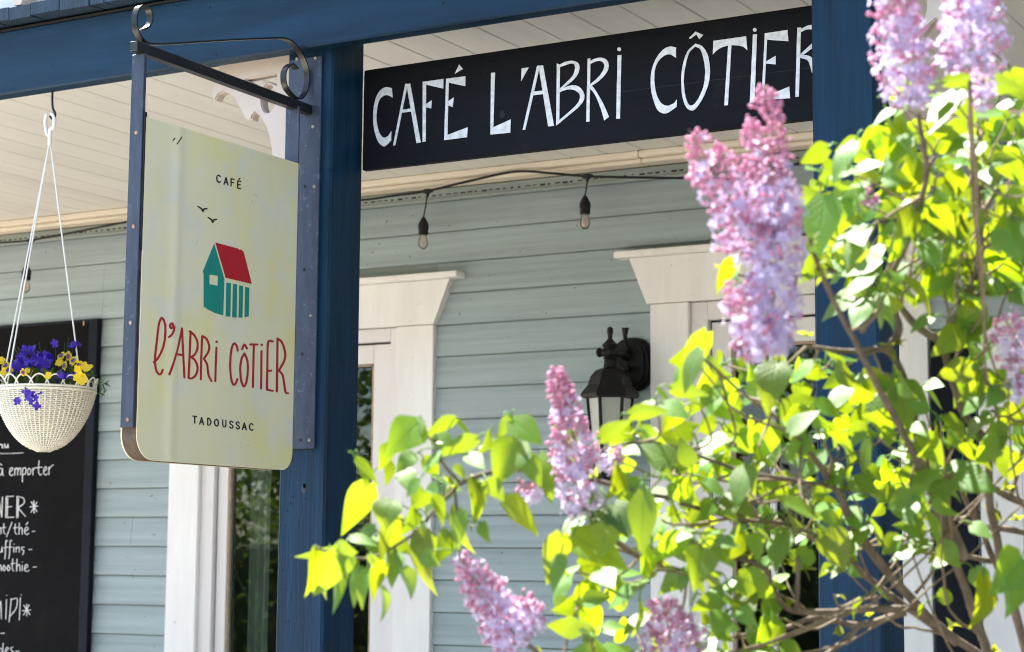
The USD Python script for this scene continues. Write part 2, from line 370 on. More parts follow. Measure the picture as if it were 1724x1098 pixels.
def clap(x0, x1, z0, z1, j=0.0):
    """One clapboard: thick at its lower edge, thin at the top, its lower edge slightly rounded."""
    t = 0.017
    prof = [(W, z0), (W - t + 0.003, z0), (W - t, z0 + 0.003), (W - t + 0.0005, z0 + 0.012), (W - 0.0045, z1 - 0.0042), (W, z1 - 0.0042)]
    a = [(x0, y, z) for y, z in prof]; b = [(x1, y, z) for y, z in prof]
    return hull(a + b)


def wall_row(x0, x1, z, joints):
    xs = [x0] + sorted(q for q in joints if x0 + 0.1 < q < x1 - 0.1) + [x1]
    for a, b in zip(xs, xs[1:]):
        part(house, 'clapboard', clap(a + 0.0008, b - 0.0008, z, min(z + PITCHZ, 2.90)), 'siding')


JO = {12: [-5.62], 11: [-5.62], -2: [-3.55], -1: [-3.55], 6: [-3.30], 3: [-5.42], 5: [-6.4], 9: [-6.6], -3: [-3.3]}
for i, z in enumerate(rows):
    k = i - 9
    top = z + PITCHZ
    jo = JO.get(k, [])
    if z > 2.59:
        wall_row(-8.0, 6.0, z, jo + [-4.4 if k % 2 else -2.2])
    else:
        h = 0.0
        wall_row(-8.0, D1['o0'], z, jo)
        wall_row(D1['o1'], D2['o0'], z, jo)
        wall_row(D2['o1'], 6.0, z, jo)
nl = []
for k in range(240):
    x_, r_ = rng.uniform(-6.8, -1.4), rng.randrange(len(rows)); z_ = rows[r_] + rng.choice((0.02, 0.022, 0.075, 0.1)) + rng.uniform(-.004, .004)
    if z_ > 2.86 or (z_ < 2.62 and (D1['o0'] - 0.02 < x_ < D1['o1'] + 0.1 or D2['o0'] - 0.1 < x_ < D2['o1'] + 0.02)):
        continue
    y_ = W - 0.017 + 0.0125 * min(1, (z_ - rows[r_]) / PITCHZ); q_ = rng.uniform(0.0018, 0.0032)
    nl.append(hull([(x_ + q_ * math.cos(t), yy, z_ + q_ * math.sin(t)) for t in np.linspace(0, 6.28, 6, endpoint=False) for yy in (y_ - 0.0012, y_ + 0.002)]))
part(house, 'nail_head', cat(nl), 'rusty_wood', kind='stuff')
# sheathing behind the boards, with the two door openings
part(house, 'wall', cat([bx(-8, D1['o0'] + 0.1, W + 0.001, W + 0.12, 0.0, 3.0, 0), bx(D1['o1'] - 0.1, D2['o0'] + 0.1, W + 0.001, W + 0.12, 0.0, 3.0, 0), bx(D2['o1'] - 0.1, 6.0, W + 0.001, W + 0.12, 0.0, 3.0, 0),
                         bx(D1['o0'] + 0.1, D1['o1'] - 0.1, W + 0.001, W + 0.12, 2.42, 3.0, 0), bx(D2['o0'] + 0.1, D2['o1'] - 0.1, W + 0.001, W + 0.12, 2.42, 3.0, 0),
                         bx(-8, -7.88, W + 0.12, 7.0, 0, 3.0, 0), bx(5.88, 6.0, W + 0.12, 7.0, 0, 3.0, 0), bx(-8, 6.0, 7.0, 7.12, 0, 3.0, 0)]), 'siding_trim')
part(house, 'interior_wall', cat([bx(-7.85, 5.85, 5.0, 5.1, 0.2, 2.98, 0), bx(-3.55, -3.45, W + 0.13, 4.99, 0.2, 2.97, 0)]), 'interior')
part(house, 'interior_floor', bx(-7.85, 5.85, W + 0.13, 4.98, 0.1, 0.19, 0), 'interior')
part(house, 'upper_wall', cat([bx(-8, 6.0, W, W + 0.15, 3.12, 5.3, 0), bx(-8, -7.85, W + 0.15, 7.1, 3.12, 5.3, 0), bx(5.85, 6.0, W + 0.15, 7.1, 3.12, 5.3, 0), bx(-8, 6.0, 6.95, 7.1, 3.12, 5.3, 0)]), 'siding')
part(house, 'roof', hull([(-8.3, 1.9, 5.3), (6.3, 1.9, 5.3), (-8.3, 7.4, 5.3), (6.3, 7.4, 5.3), (-8.3, 4.6, 6.3), (6.3, 4.6, 6.3)]), 'roofing')

# porch: deck, ceiling planks, posts, fascia, shakes
part(house, 'porch_floor', bx(-8, 6.0, -0.1, W - 0.02, 0.05, 0.165, 0), 'deck_wood')
for i in range(17):
    y0 = -0.12 + i * 0.1365
    part(house, 'deck_board', bx(-8, 6.0, y0, y0 + 0.131, 0.166, 0.20, 0.003), 'deck_wood')
for k in range(-35, 61):
    x0 = -2.976 + 0.1475 * k
    if x0 < -8.0:
        continue
    g = 0.0045 if k % 2 == 0 else 0.0025
    d = 0.010 if k % 2 == 0 else 0.006
    # a plank with bevelled long edges, running from the fascia to the wall
    prof = [(x0 + 0.0006, CEIL + 0.014), (x0 + 0.0006, CEIL + d), (x0 + 0.0006 + g, CEIL), (x0 + 0.1475 - 0.004, CEIL), (x0 + 0.1469, CEIL + 0.003), (x0 + 0.1469, CEIL + 0.014)]
    part(house, 'ceiling_plank', hull([(x, y, z) for x, z in prof for y in (0.02, W - 0.12)]), 'ceiling')
part(house, 'balcony_floor', bx(-8, 6.0, -0.02, W - 0.001, CEIL + 0.016, 3.062, 0), 'roofing')
# cream moulding and perforated strip at the head of the wall
for a, b in ((-8, -5.32), (-5.318, -2.995), (-2.993, 6.0)):
    part(house, 'cornice_moulding', cat([bx(a, b, W - 0.125, W - 0.03, 2.945, CEIL - 0.001, 0.004), bx(a, b, W - 0.10, W - 0.03, 2.928, 2.944, 0.004)]), 'cream_trim')
part(house, 'vent_strip', cat([bx(-8, 6.0, W - 0.035, W - 0.001, 2.884, 2.926, 0.003), bx(-8, 6.0, W - 0.042, W - 0.034, 2.880, 2.889, 0.002)]), 'siding_trim')
part(house, 'vent_hole', cat([bx(x, x + rng.choice((0.010, 0.016, 0.022)), W - 0.0362, W - 0.034, 2.898 + rng.uniform(-0.002, 0.002), 2.903, 0) for x in np.arange(-7, -1, 0.032)]), 'vent_hole', kind='stuff')

PX0, PX1, PD = -3.011, -2.863, 0.145


def post(x0, x1):
    """A square timber with eased edges and slightly wandering faces."""
    n = 60; zs = np.linspace(0.2, 2.965, n); c = 0.006; V = []
    for i, z in enumerate(zs):
        w = 0.0016 * np.array([meshkit.noise(np.array([x0 * 9 + q * 7.7, z * 3.1, 0.3])) - 0.5 for q in range(4)])
        a, b, y0, y1 = x0 + w[0], x1 + w[1], w[2], PD + w[3]
        V += [(a + c, y0, z), (b - c, y0, z), (b, y0 + c, z), (b, y1 - c, z), (b - c, y1, z), (a + c, y1, z), (a, y1 - c, z), (a, y0 + c, z)]
    F = []
    for i in range(n - 1):
        for j in range(8):
            p, q = i * 8 + j, i * 8 + (j + 1) % 8
            F += [(p, q, q + 8), (p, q + 8, p + 8)]
    return trimesh.Trimesh(np.array(V), F, process=False)


def dents(parent, spots, y, mat='gap_black'):
    for px, py, r in spots:
        p = hit(px, py, 'y', y)
        part(parent, 'knot', hull([(p[0] + r * q * math.cos(t), yy, p[2] + r * q * 1.5 * math.sin(t)) for t in np.linspace(0, 6.28, 9, endpoint=False) for q, yy in ((1.0, y + 0.0015), (0.75, y - 0.0012))]), mat, smooth=50)


lp = part(house, 'post', post(PX0, PX1), 'blue_post', smooth=25, label='blue post that carries the hanging sign')
dents(lp, [(493, 836, .0022), (489, 848, .0026), (484, 860, .002), (480, 885, .0018), (481, 992, .002), (515, 840, .0016), (535, 946, .0014), (476, 960, .002), (499, 1040, .0016)], 0.0)
dents(lp, [(512, 822, .011), (513, 818, .006)], 0.0005, 'blue_knot')
part(house, 'post', post(-1.533, -1.385), 'blue_post', smooth=25, label='blue post behind the lilac')
for px in (-6.2, 0.1, 2.0, 4.2):
    part(house, 'post', post(px, px + 0.148), 'blue_post', smooth=25)
part(house, 'fascia_board', bx(-8, 6.0, -0.05, -0.002, 2.829, 3.018, 0.005), 'blue_beam')
dents(house + '/fascia_board', [(353, 13, .003), (363, 92, .003), (240, 102, .0022), (88, 112, .002), (745, 5, .004)], -0.05)
part(house, 'inner_beam', cat([bx(a, b, 0.0, 0.10, 2.862, 2.965, 0.003) for a, b in ((-8, PX0 - 0.002), (PX1 + 0.002, -1.535), (-1.383, 6.0))]), 'blue_beam')
x = -7.9
while x < 2.0:                     # butt ends of the blue shakes above the fascia
    w = rng.choice((0.055, 0.07, 0.085, 0.11, 0.15)); dz = rng.uniform(-0.003, 0.003)
    zt = 3.066 + dz
    part(house, 'roof_shake', hull([(x + 0.002, -0.105 + rng.uniform(0, .006), 3.031 + dz), (x + w - 0.002, -0.105 + rng.uniform(0, .006), 3.031 + dz), (x + 0.002, -0.105, zt), (x + w - 0.002, -0.104, zt),
                                    (x + 0.002, -0.021, 3.036), (x + w - 0.002, -0.021, 3.036), (x + 0.002, -0.021, zt + 0.004), (x + w - 0.002, -0.021, zt + 0.004)]), 'blue_shake')
    x += w
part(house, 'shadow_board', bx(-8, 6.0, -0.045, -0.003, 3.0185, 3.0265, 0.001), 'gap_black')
# white balustrade of the balcony above the fascia
part(house, 'bottom_rail', bx(-8, 6.0, -0.02, 0.04, 3.084, 3.15, 0.004), 'white_trim')
part(house, 'top_rail', bx(-8, 6.0, -0.04, 0.05, 3.95, 4.0, 0.004), 'white_trim')
for k in range(78):
    xb = hit(36, 8, 'y', -0.085)[0] + 0.16 * (k - 18)
    if k % 6 == 0:
        part(house, 'baluster', cat([hull([(xb - 0.012, -0.10, 3.070), (xb + 0.012, -0.10, 3.070), (xb - 0.012, -0.045, 3.070), (xb + 0.012, -0.045, 3.070), (xb - 0.045, -0.105, 3.16), (xb + 0.045, -0.105, 3.16), (xb - 0.045, -0.042, 3.16), (xb + 0.045, -0.042, 3.16)]),
                                     bx(xb - 0.03, xb + 0.03, -0.10, -0.045, 3.161, 3.95, 0.003)]), 'fretwork')
    else:
        part(house, 'baluster', bx(xb - 0.02, xb + 0.02, -0.012, 0.028, 3.151, 3.949, 0.003), 'white_trim')

# fretwork brackets at the posts
ZB = lambda p: hit(340 + p[0] / 5.227, 80 + p[1] / 5.227, 'y', 0.035)
fr = np.array([ZB(p)[[0, 2]] for p in [(150, 180), (110, 315), (85, 395), (95, 455), (118, 468), (145, 412), (190, 390), (240, 402), (285, 440), (325, 515), (365, 600), (392, 636), (440, 640), (442, 600), (470, 572), (510, 605), (560, 690),
                                     (595, 800), (612, 900), (618, 960), (640, 1110), (660, 1180), (735, 1195), (737, 840)]])
xe = PX0 - 0.001
fr = np.vstack([fr[:-1], [[xe, fr[-1][1]], [xe, 2.862], [fr[0][0], 2.862]]]); fr[:, 0] = np.minimum(fr[:, 0], xe); fr[fr[:, 0] > xe - 0.012, 0] = xe
holes = []
c0 = ZB((585, 448))[[0, 2]]; rx = abs(ZB((645, 448))[0] - ZB((525, 448))[0]) / 2; rz = abs(ZB((585, 325))[2] - ZB((585, 575))[2]) / 2
holes.append(Polygon([(c0[0] + rx * math.cos(t), c0[1] + rz * math.sin(t)) for t in np.linspace(0, 6.283, 24, endpoint=False)]))
holes.append(fix([ZB(p)[[0, 2]] for p in [(385, 283), (658, 232), (658, 330), (600, 300), (540, 305), (480, 330)]]))
fp = fix(fr)
for h in holes:
    fp = fp.difference(h)
fp = fp.buffer(-0.002).buffer(0.002).simplify(0.0006)


def fret(poly):
    a = extrude(poly.buffer(-0.003), 0.034, (0, 0.033, 0), X, Z, Y)
    b = extrude(poly, 0.024, (0, 0.038, 0), X, Z, Y)
    return cat([a, b])


part(house, 'fretwork_bracket', fret(fp), 'fretwork')
part(house, 'bracket_rail', bx(xe - 0.40, xe, 0.101, 0.150, 2.845, 2.895, 0.003), 'cream_trim')
from shapely import affinity
fp2 = affinity.translate(affinity.scale(fp, -1, 1, origin=(xe, 0)), -1.384 - xe, 0)
part(house, 'fretwork_bracket', fret(fp2), 'fretwork')
part(house, 'bracket_rail', bx(-1.384, -0.98, 0.101, 0.150, 2.845, 2.895, 0.003), 'cream_trim')


# doors: casing, head casing with splayed ends, jamb, leaf with a large pane
def head(o0, o1, zb, zt):
    e = 0.078
    body = hull([(x, y, z) for x, z in ((o0 + 0.004 - 0.012, zb), (o1 - 0.004 + 0.012, zb), (o0 - e, zt), (o1 + e, zt)) for y in (W - 0.045, W)])
    cap = bx(o0 - e - 0.05, o1 + e + 0.05, W - 0.075, W, zt + 0.001, zt + 0.026, 0.004)
    return body, cap


def door(D, zh, wl, wr, jl, jr, sl, sr, leaf_top, glass_top, mull=()):
    o0, o1 = D['o0'], D['o1']
    for a, b in ((o0, o0 + wl), (o1 - wr, o1)):
        part(house, 'casing', bx(a, b, W - 0.032, W, 0.2, zh - 0.001, 0.003), 'white_trim')
    body, cap = head(o0, o1, zh, zh + 0.17)
    hc = part(house, 'head_casing', body, 'white_trim')
    part(hc, 'cap', cap, 'white_trim')
    a, b = o0 + wl, o1 - wr
    jm = part(house, 'door_jamb', cat([bx(a + 0.0005, a + jl, W - 0.012, W + 0.10, 0.2, zh - 0.002, 0.002), bx(b - jr, b - 0.0005, W - 0.012, W + 0.10, 0.2, zh - 0.002, 0.002), bx(a + jl, b - jr, W - 0.0125, W + 0.10, leaf_top + 0.007, zh - 0.002, 0.002)]), 'door_white')
    l, r = a + jl + 0.006, b - jr - 0.006
    yl = W + 0.008
    part(jm, 'gap', cat([bx(l - 0.006, l, yl + 0.01, yl + 0.05, 0.2, leaf_top + 0.006, 0), bx(r, r + 0.006, yl + 0.01, yl + 0.05, 0.2, leaf_top + 0.006, 0), bx(l, r, yl + 0.01, yl + 0.05, leaf_top, leaf_top + 0.006, 0)]), 'gap_black')
    dr = part(house, 'door', cat([bx(l, l + sl, yl, yl + 0.045, 0.22, leaf_top, 0.003), bx(r - sr, r, yl, yl + 0.045, 0.22, leaf_top, 0.003), bx(l + sl, r - sr, yl + 0.0005, yl + 0.0445, glass_top, leaf_top, 0.003), bx(l + sl, r - sr, yl + 0.0005, yl + 0.0445, 0.22, 0.45, 0.003)]), 'door_white')
    g0, g1 = l + sl, r - sr
    part(dr, 'glazing_bead', cat([bx(g0, g0 + 0.010, yl + 0.004, yl + 0.02, 0.45, glass_top, 0.002), bx(g1 - 0.010, g1, yl + 0.004, yl + 0.02, 0.45, glass_top, 0.002), bx(g0 + 0.010, g1 - 0.010, yl + 0.004, yl + 0.02, glass_top - 0.010, glass_top, 0.002)]), 'glazing_bead')
    part(dr, 'pane', bx(g0 + 0.001, g1 - 0.001, yl + 0.022, yl + 0.026, 0.451, glass_top - 0.001, 0), 'pane_glass')
    for m in mull:
        part(dr, 'muntin', bx(m - 0.011, m + 0.011, yl + 0.003, yl + 0.021, 0.45, glass_top - 0.010, 0.003), 'door_white')
    return g0, g1


g0, g1 = door(D1, 2.398, 0.158, 0.170, 0.066, 0.040, 0.052, 0.085, 2.337, 2.262)
part(house, 'curtain', trimesh.Trimesh(*(lambda xs, z0, z1: (np.array([(x, W + 0.16 + 0.012 * math.sin(x * 160) , z) for x in xs for z in (z0, z1)]), np.array([q for i in range(len(xs) - 1) for q in ((2 * i, 2 * i + 2, 2 * i + 3), (2 * i, 2 * i + 3, 2 * i + 1))])))(np.linspace(g0 - 0.01, g0 + 0.10, 40), 0.4, 2.3), process=False), 'curtain', smooth=True)
door(D2, 2.420, 0.152, 0.100, 0.066, 0.045, 0.076, 0.085, 2.345, 2.26, mull=(-2.541,))

# the far window at the right, behind the bush
part(house, 'casing', bx(-1.80, -1.66, W - 0.032, W - 0.017, 0.2, 2.3, 0.003), 'white_trim')
wf = part(house, 'window', cat([bx(-1.66, -1.60, W - 0.034, W - 0.017, 0.9, 2.3, 0.003), bx(-0.9, -0.8, W - 0.034, W - 0.017, 0.9, 2.3, 0.003), bx(-1.6, -0.9, W - 0.034, W - 0.017, 2.22, 2.3, 0.003)]), 'door_white')
part(wf, 'pane', bx(-1.6, -0.9, W - 0.026, W - 0.0175, 0.9, 2.22, 0), 'menu_black')


# ================================================================== lettering helpers
def flat(g, conv, plane_u, plane_v, o, uw, h, cuts=None):
    """Shapes traced in picture coordinates, unprojected vertex by vertex to a plane and laid on it with thickness h."""
    from shapely.ops import transform
    def f(xs, ys, z=None):
        P = np.array([conv(a, b) for a, b in zip(np.atleast_1d(xs), np.atleast_1d(ys))]) - np.asarray(o)
        return P @ plane_u, P @ plane_v
    out = []
    for p in polys(g):
        q = transform(f, p.simplify(0.35))
        q = q if q.is_valid else q.buffer(0)
        if cuts is not None:
            b = q.bounds
            for c0, c1 in zip(cuts, cuts[1:]):
                if c1 > b[0] and c0 < b[2]:
                    w = q.intersection(sbox(c0, -9, c1, 9))
                    if polys(w):
                        out.append(extrude(w, h, o, plane_u, plane_v, uw))
            continue
        out.append(extrude(q, h, o, plane_u, plane_v, uw))
    return cat(out)


def stroke(P, w, smooth=True):
    P = np.array(P, float)
    if smooth and len(P) > 2:
        P = spline(P, 6)
    return LineString(P).buffer(w / 2, quad_segs=4)


# ================================================================== the long painted board between the posts
board = thing('name_board', 'long black board between the blue posts, hand-lettered in white', 'sign', (-2.2, 0.155, 2.5))
YB = 0.150
part(board, 'panel', bx(-2.869, -1.40, YB, YB + 0.022, 2.532, 2.807, 0.003), 'board_black')
part(board, 'plank_seam', bx(-2.1, -1.45, YB - 0.0006, YB + 0.001, 2.655, 2.6566, 0), 'gap_black')


def region(x0, y0, s):
    return lambda P: [(x0 + a / s, y0 + b / s) for a, b in P]


R1, R2, R3 = region(610, 90, 5.49), region(860, 40, 5.489), region(1080, 0, 4.99)
letters = []


def L(R, *shapes, hole=None, dots=()):
    g = unary_union([fix(R(s)) for s in shapes] + [Point(R([(d[0], d[1])])[0]).buffer(d[2] / 5.4) for d in dots])
    if hole:
        g = g.difference(fix(R(hole)))
    letters.append(g)


def sm(P, n=4):
    """Rounds a traced band outline: the points are splined."""
    return [tuple(q) for q in spline(P, n)]


L(R1, sm([(275, 322), (220, 312), (165, 345), (125, 420), (105, 520), (103, 640), (120, 740), (150, 820), (195, 860), (230, 845), (268, 805)]) + [(270, 720)] + sm([(270, 720), (243, 762), (202, 780), (165, 745), (142, 680), (132, 600), (140, 500), (160, 430), (200, 392), (240, 388), (283, 412)]))
L(R1, [(400, 280), (422, 282), (307, 850), (286, 852)], [(410, 285), (445, 280), (543, 825), (503, 830)], [(365, 522), (455, 510), (458, 538), (360, 550)])
L(R1, [(560, 262), (592, 262), (588, 815), (559, 820)], [(560, 265), (752, 236), (750, 326), (592, 290), (562, 290)], [(575, 475), (595, 468), (645, 433), (638, 510), (590, 498), (575, 498)])
L(R1, [(777, 235), (802, 235), (788, 800), (758, 803)], [(777, 235), (955, 212), (953, 304), (795, 270)], [(785, 450), (803, 440), (848, 406), (838, 498), (800, 482), (785, 482)], [(759, 803), (775, 760), (977, 683), (970, 775)], [(897, 104), (932, 145), (857, 188)])
L(R1, [(1192, 181), (1229, 178), (1211, 745), (1185, 750)], [(1185, 751), (1200, 690), (1375, 610), (1369, 734)])
L(R1, [(1475, 138), (1539, 132), (1469, 258)])
L(R2, [(245, 390), (272, 388), (136, 980), (111, 984)], [(258, 390), (300, 386), (402, 945), (347, 950)], [(205, 628), (315, 618), (318, 648), (200, 664)])
L(R2, [(428, 368), (457, 380), (450, 905), (420, 940)], sm([(430, 390), (500, 355), (570, 343), (622, 362), (638, 410), (620, 470), (570, 530), (500, 585), (450, 625)]) + sm([(450, 606), (520, 540), (575, 480), (596, 420), (590, 380), (560, 368), (500, 385), (440, 408)]),
  sm([(445, 615), (530, 578), (600, 570), (652, 600), (683, 660), (670, 720), (620, 780), (520, 860), (420, 944)]) + sm([(432, 908), (530, 825), (600, 760), (635, 710), (640, 660), (610, 625), (560, 608), (500, 615), (445, 640)]))
L(R2, [(712, 325), (738, 322), (729, 905), (699, 909)], sm([(730, 348), (790, 320), (850, 316), (895, 343), (908, 390), (895, 440), (850, 500), (790, 550), (728, 588)]) + sm([(728, 568), (790, 515), (840, 460), (866, 400), (857, 362), (825, 345), (780, 352), (730, 376)]),
  sm([(725, 575), (760, 580), (830, 690), (880, 790), (909, 862)]) + sm([(865, 895), (825, 760), (775, 650), (725, 592)]))
L(R2, [(988, 292), (1024, 289), (1011, 878), (976, 881)], dots=[(1003, 238, 18)])
L(R3, sm([(292, 400), (240, 392), (180, 420), (120, 500), (85, 600), (79, 700), (90, 800), (130, 915), (180, 954), (230, 946), (298, 898)]) + sm([(299, 836), (270, 872), (220, 890), (170, 870), (130, 800), (111, 700), (112, 600), (140, 520), (190, 470), (240, 458), (292, 488)]))
L(R3, sm([(455, 368), (512, 390), (557, 460), (578, 580), (566, 700), (520, 820), (455, 917), (405, 926), (365, 880), (340, 780), (336, 640), (355, 520), (390, 430), (455, 368)]), hole=sm([(453, 392), (498, 420), (528, 520), (537, 620), (522, 730), (480, 830), (440, 880), (405, 885), (380, 840), (361, 750), (358, 640), (376, 530), (405, 440), (453, 392)]))
L(R3, [(400, 322), (455, 266), (520, 295), (487, 330), (462, 290), (412, 328)])
L(R3, [(605, 345), (880, 306)] + sm([(891, 424), (850, 392), (770, 380), (700, 390), (640, 420), (601, 458)]), [(730, 375), (758, 375), (728, 885), (697, 887)])
L(R3, [(938, 292), (972, 289), (951, 860), (911, 864)], dots=[(953, 252, 18)])
L(R3, [(1038, 280), (1060, 278), (1031, 842), (1009, 842)], [(1038, 282), (1228, 253), (1236, 348), (1055, 335), (1038, 335)], [(1040, 522), (1130, 470), (1128, 542), (1045, 536)], [(1011, 842), (1080, 798), (1243, 728), (1251, 826)])
L(R3, [(1310, 235), (1342, 231), (1324, 813), (1294, 817)], sm([(1330, 250), (1400, 215), (1455, 215), (1502, 250), (1512, 300), (1480, 370), (1335, 482)]) + sm([(1335, 458), (1440, 360), (1470, 300), (1450, 257), (1400, 247), (1330, 276)]),
  sm([(1335, 465), (1400, 468), (1440, 500), (1500, 640), (1565, 790)]) + sm([(1510, 812), (1430, 600), (1400, 512), (1335, 487)]))
for g in letters:
    part(board, 'letter', flat(g, lambda a, b: hit(a, b, 'y', YB), X, Z, np.array([0, YB - 0.0003, 0]), -Y, 0.0012), 'white_paint')
part(board, 'knot', hull([(hit(846, 193, 'y', YB)[0] + 0.008 * math.cos(t), YB + (-0.0012 if s else 0.001), hit(846, 193, 'y', YB)[2] + 0.011 * math.sin(t)) for t in np.linspace(0, 6.28, 10, endpoint=False) for s in (0, 1)]), 'gap_black')

# ================================================================== wrought bracket and hanging sign
XS = -2.912                         # the sign's lettered face
XM = -2.935                         # middle of its thickness
brk = thing('sign_bracket', 'black wrought iron bar with scrolls on a blue plate, projecting from the left post', 'bracket', (XM, 0.0, 2.6))
e0 = hit(226, 78, 'x', XM); e1 = hit(517, 185, 'x', XM)
yb0, yb1, zb0, zb1 = e0[1], -0.0078, e0[2], e1[2]


def sq_bar(a, b, r):
    d = (b - a) / np.linalg.norm(b - a); s = X; n = np.cross(d, s); n /= np.linalg.norm(n); P = []
    for q in (a, b):
        for i, j, k in np.ndindex(2, 2, 2):
            k_ = 1 if k else 0.82
            P.append(q + s * r * (2 * i - 1) * k_ + n * r * (2 * j - 1) * (0.82 if k else 1))
    return hull(P)


part(brk, 'bar', sq_bar(np.array([XM, yb0, zb0]), np.array([XM, yb1, zb1]), 0.0125), 'black_iron')
part(brk, 'bar_end', bx(XM - 0.0115, XM + 0.0115, yb0 - 0.0025, yb0 + 0.002, zb0 - 0.0115, zb0 + 0.0115, 0.001), 'worn_iron')
pl0 = -3.002
plate = part(brk, 'mounting_plate', bx(pl0, hit(530, 700, 'y', -0.006)[0], -0.0075, -0.0005, 1.779, 2.815, 0.0015), 'blue_steel')
for px, py in ((500, 99), (531, 98), (526.5, 213), (529, 314), (523, 531), (520, 741)):
    p = hit(px, py, 'y', -0.0085)
    part(brk, 'screw', hull([(p[0] + r * math.cos(t), y, p[2] + r * math.sin(t)) for t in np.linspace(0, 6.28, 10, endpoint=False) for r, y in ((0.0055, -0.0078), (0.0036, -0.0105))]), 'screw_metal', smooth=40)
for px, py in ((513, 314), (512, 454), (508.5, 596), (505.5, 741)):
    p = hit(px, py, 'y', -0.0085)
    part(brk, 'screw_hole', hull([(p[0] + 0.0042 * math.cos(t), y, p[2] + 0.0042 * math.sin(t)) for t in np.linspace(0, 6.28, 10, endpoint=False) for y in (-0.0081, -0.0070)]), 'gap_black')


def strap(P, w, th, mat, nm='scroll'):
    yz = np.array([hit(a, b, 'x', XM)[1:] for a, b in P]); c = spline(yz, 7)
    g = LineString(c).buffer(th / 2, cap_style=2)
    m = extrude(g, w, (XM - w / 2, 0, 0), Y, Z, X)
    return part(brk, nm, m, mat, smooth=35)


SB = lambda P: [(200 + a / 5.07, b / 5.07) for a, b in P]
strap(SB([(190, 258), (240, 230), (268, 170), (255, 90), (208, 50), (160, 70), (135, 150), (140, 240), (170, 310), (225, 365), (330, 380), (700, 358), (1000, 340), (1300, 328), (1400, 330), (1470, 362), (1530, 430), (1578, 520), (1605, 620), (1603, 730), (1570, 820), (1520, 845), (1460, 800), (1415, 730), (1405, 640), (1425, 580), (1470, 550), (1515, 590)]), 0.017, 0.0042, 'worn_iron')

sign = thing('hanging_sign', 'cream two-sided hanging shop sign with a small red-roofed house and red lettering', 'sign', (XM, -0.33, 1.72))
ysg1 = hit(503, 278, 'x', XS)[1]
ysf = hit(238, 480, 'x', XS)[1]
zt = 2.514; zbm = 1.719


def panel(xf, sgn):
    """Laminate sheet with rounded lower corners and a shallow vertical buckle."""
    r = 0.058; pts = [(ysf, zt), (ysf, zbm + r)]
    pts += [(ysf + r - r * math.cos(t), zbm + r - r * math.sin(t)) for t in np.linspace(0.15, math.pi / 2, 9)]
    pts += [(ysg1 - r * 0.75 + 0.75 * r * math.sin(t), zbm + 0.75 * r - 0.75 * r * math.cos(t)) for t in np.linspace(0.0, math.pi / 2, 9)]
    pts += [(ysg1, zt)]
    pg = fix(pts)
    ny, nz = 60, 24
    ms = extrude(pg, 0.0035, (xf - 0.0035 if sgn > 0 else xf, 0, 0), Y, Z, X)
    return ms, pg


pm, pg = panel(XS, 1)
# front sheet: a fine grid clipped to the outline so that the buckle is real relief
cells = []
ys = np.linspace(ysf, ysg1, 90)
strips = [pg.intersection(sbox(a, 1.0, b, 3.0)) for a, b in zip(ys, ys[1:])]
yr = hit(292, 520, 'x', XS)[1]
V, F = [], []
for s in strips:
    for p in polys(s):
        m = trimesh.creation.extrude_polygon(p, 0.0016, engine='earcut'); o = len(V)
        for v in m.vertices:
            k = 0.0032 * math.exp(-((v[0] - yr) / 0.019) ** 2) + 0.0010 * math.sin((v[0] - ysf) * 9)
            V.append((XS - 0.0016 + v[2] + k, v[0], v[1]))
        F += [tuple(np.array(f) + o) for f in m.faces]
front = trimesh.Trimesh(np.array(V), F, process=False); front.merge_vertices(digits_vertex=6)
KF = lambda y: 0.0032 * math.exp(-((y - yr) / 0.019) ** 2) + 0.0010 * math.sin((y - ysf) * 9)
fp_ = part(sign, 'front_panel', front, 'sign_panel', smooth=30)
part(sign, 'back_panel', panel(XM * 2 - XS - 0.002, -1)[0], 'sign_panel')
rim = pg.buffer(-0.0012).difference(pg.buffer(-0.018)).intersection(sbox(-2, zbm - 0.01, 1, zt - 0.004))
part(sign, 'core', extrude(rim, 0.0465, (XS - 0.0032 - 0.0465, 0, 0), Y, Z, X), 'rusty_wood')
part(sign, 'frame_strap', bx(XM - 0.021, XM + 0.017, ysf - 0.0075, ysf - 0.0005 + 0.003, 1.792, zb0 - 0.014, 0.0012), 'blue_steel')
part(sign, 'frame_strap', bx(XM - 0.024, XM + 0.020, ysg1 + 0.001, ysg1 + 0.006, 1.74, zb1 - 0.005, 0.0012), 'blue_steel')
part(sign, 'cleat', bx(XM + 0.0172, XM + 0.022, ysf - 0.004, ysf + 0.004, 2.2, zt + 0.012, 0.001), 'black_iron')
for px, py in ((229, 223), (224.5, 381), (219.5, 543), (214.5, 706)):
    p = hit(px, py, 'y', ysf - 0.008)
    part(sign, 'screw', hull([(p[0] + r * math.cos(t), y, p[2] + r * math.sin(t)) for t in np.linspace(0, 6.28, 10, endpoint=False) for r, y in ((0.0050, ysf - 0.0078), (0.0034, ysf - 0.0098))]), 'copper_screw', smooth=40)


def on_sign(nm, g, mat, h=0.0008):
    m = flat(g, lambda a, b: hit(a, b, 'x', XS), Y, Z, np.array([XS - 0.0002, 0, 0]), X, h, ys)
    v = np.array(m.vertices); v[:, 0] += [KF(q) for q in v[:, 1]]
    part(sign, nm, trimesh.Trimesh(v, m.faces, process=False), mat)


S4 = lambda P: [(240 + a / 4.992, 520 + b / 4.992) for a, b in P]
S5 = lambda P: [(300 + a / 3.92, 270 + b / 3.92) for a, b in P]


def word(letter_strokes, conv, w, mat):
    for ls in letter_strokes:
        g = unary_union([stroke(conv(s), w) if len(s) > 1 else Point(conv(s)[0]).buffer(w * 0.62) for s in ls])
        on_sign('letter', g, mat)


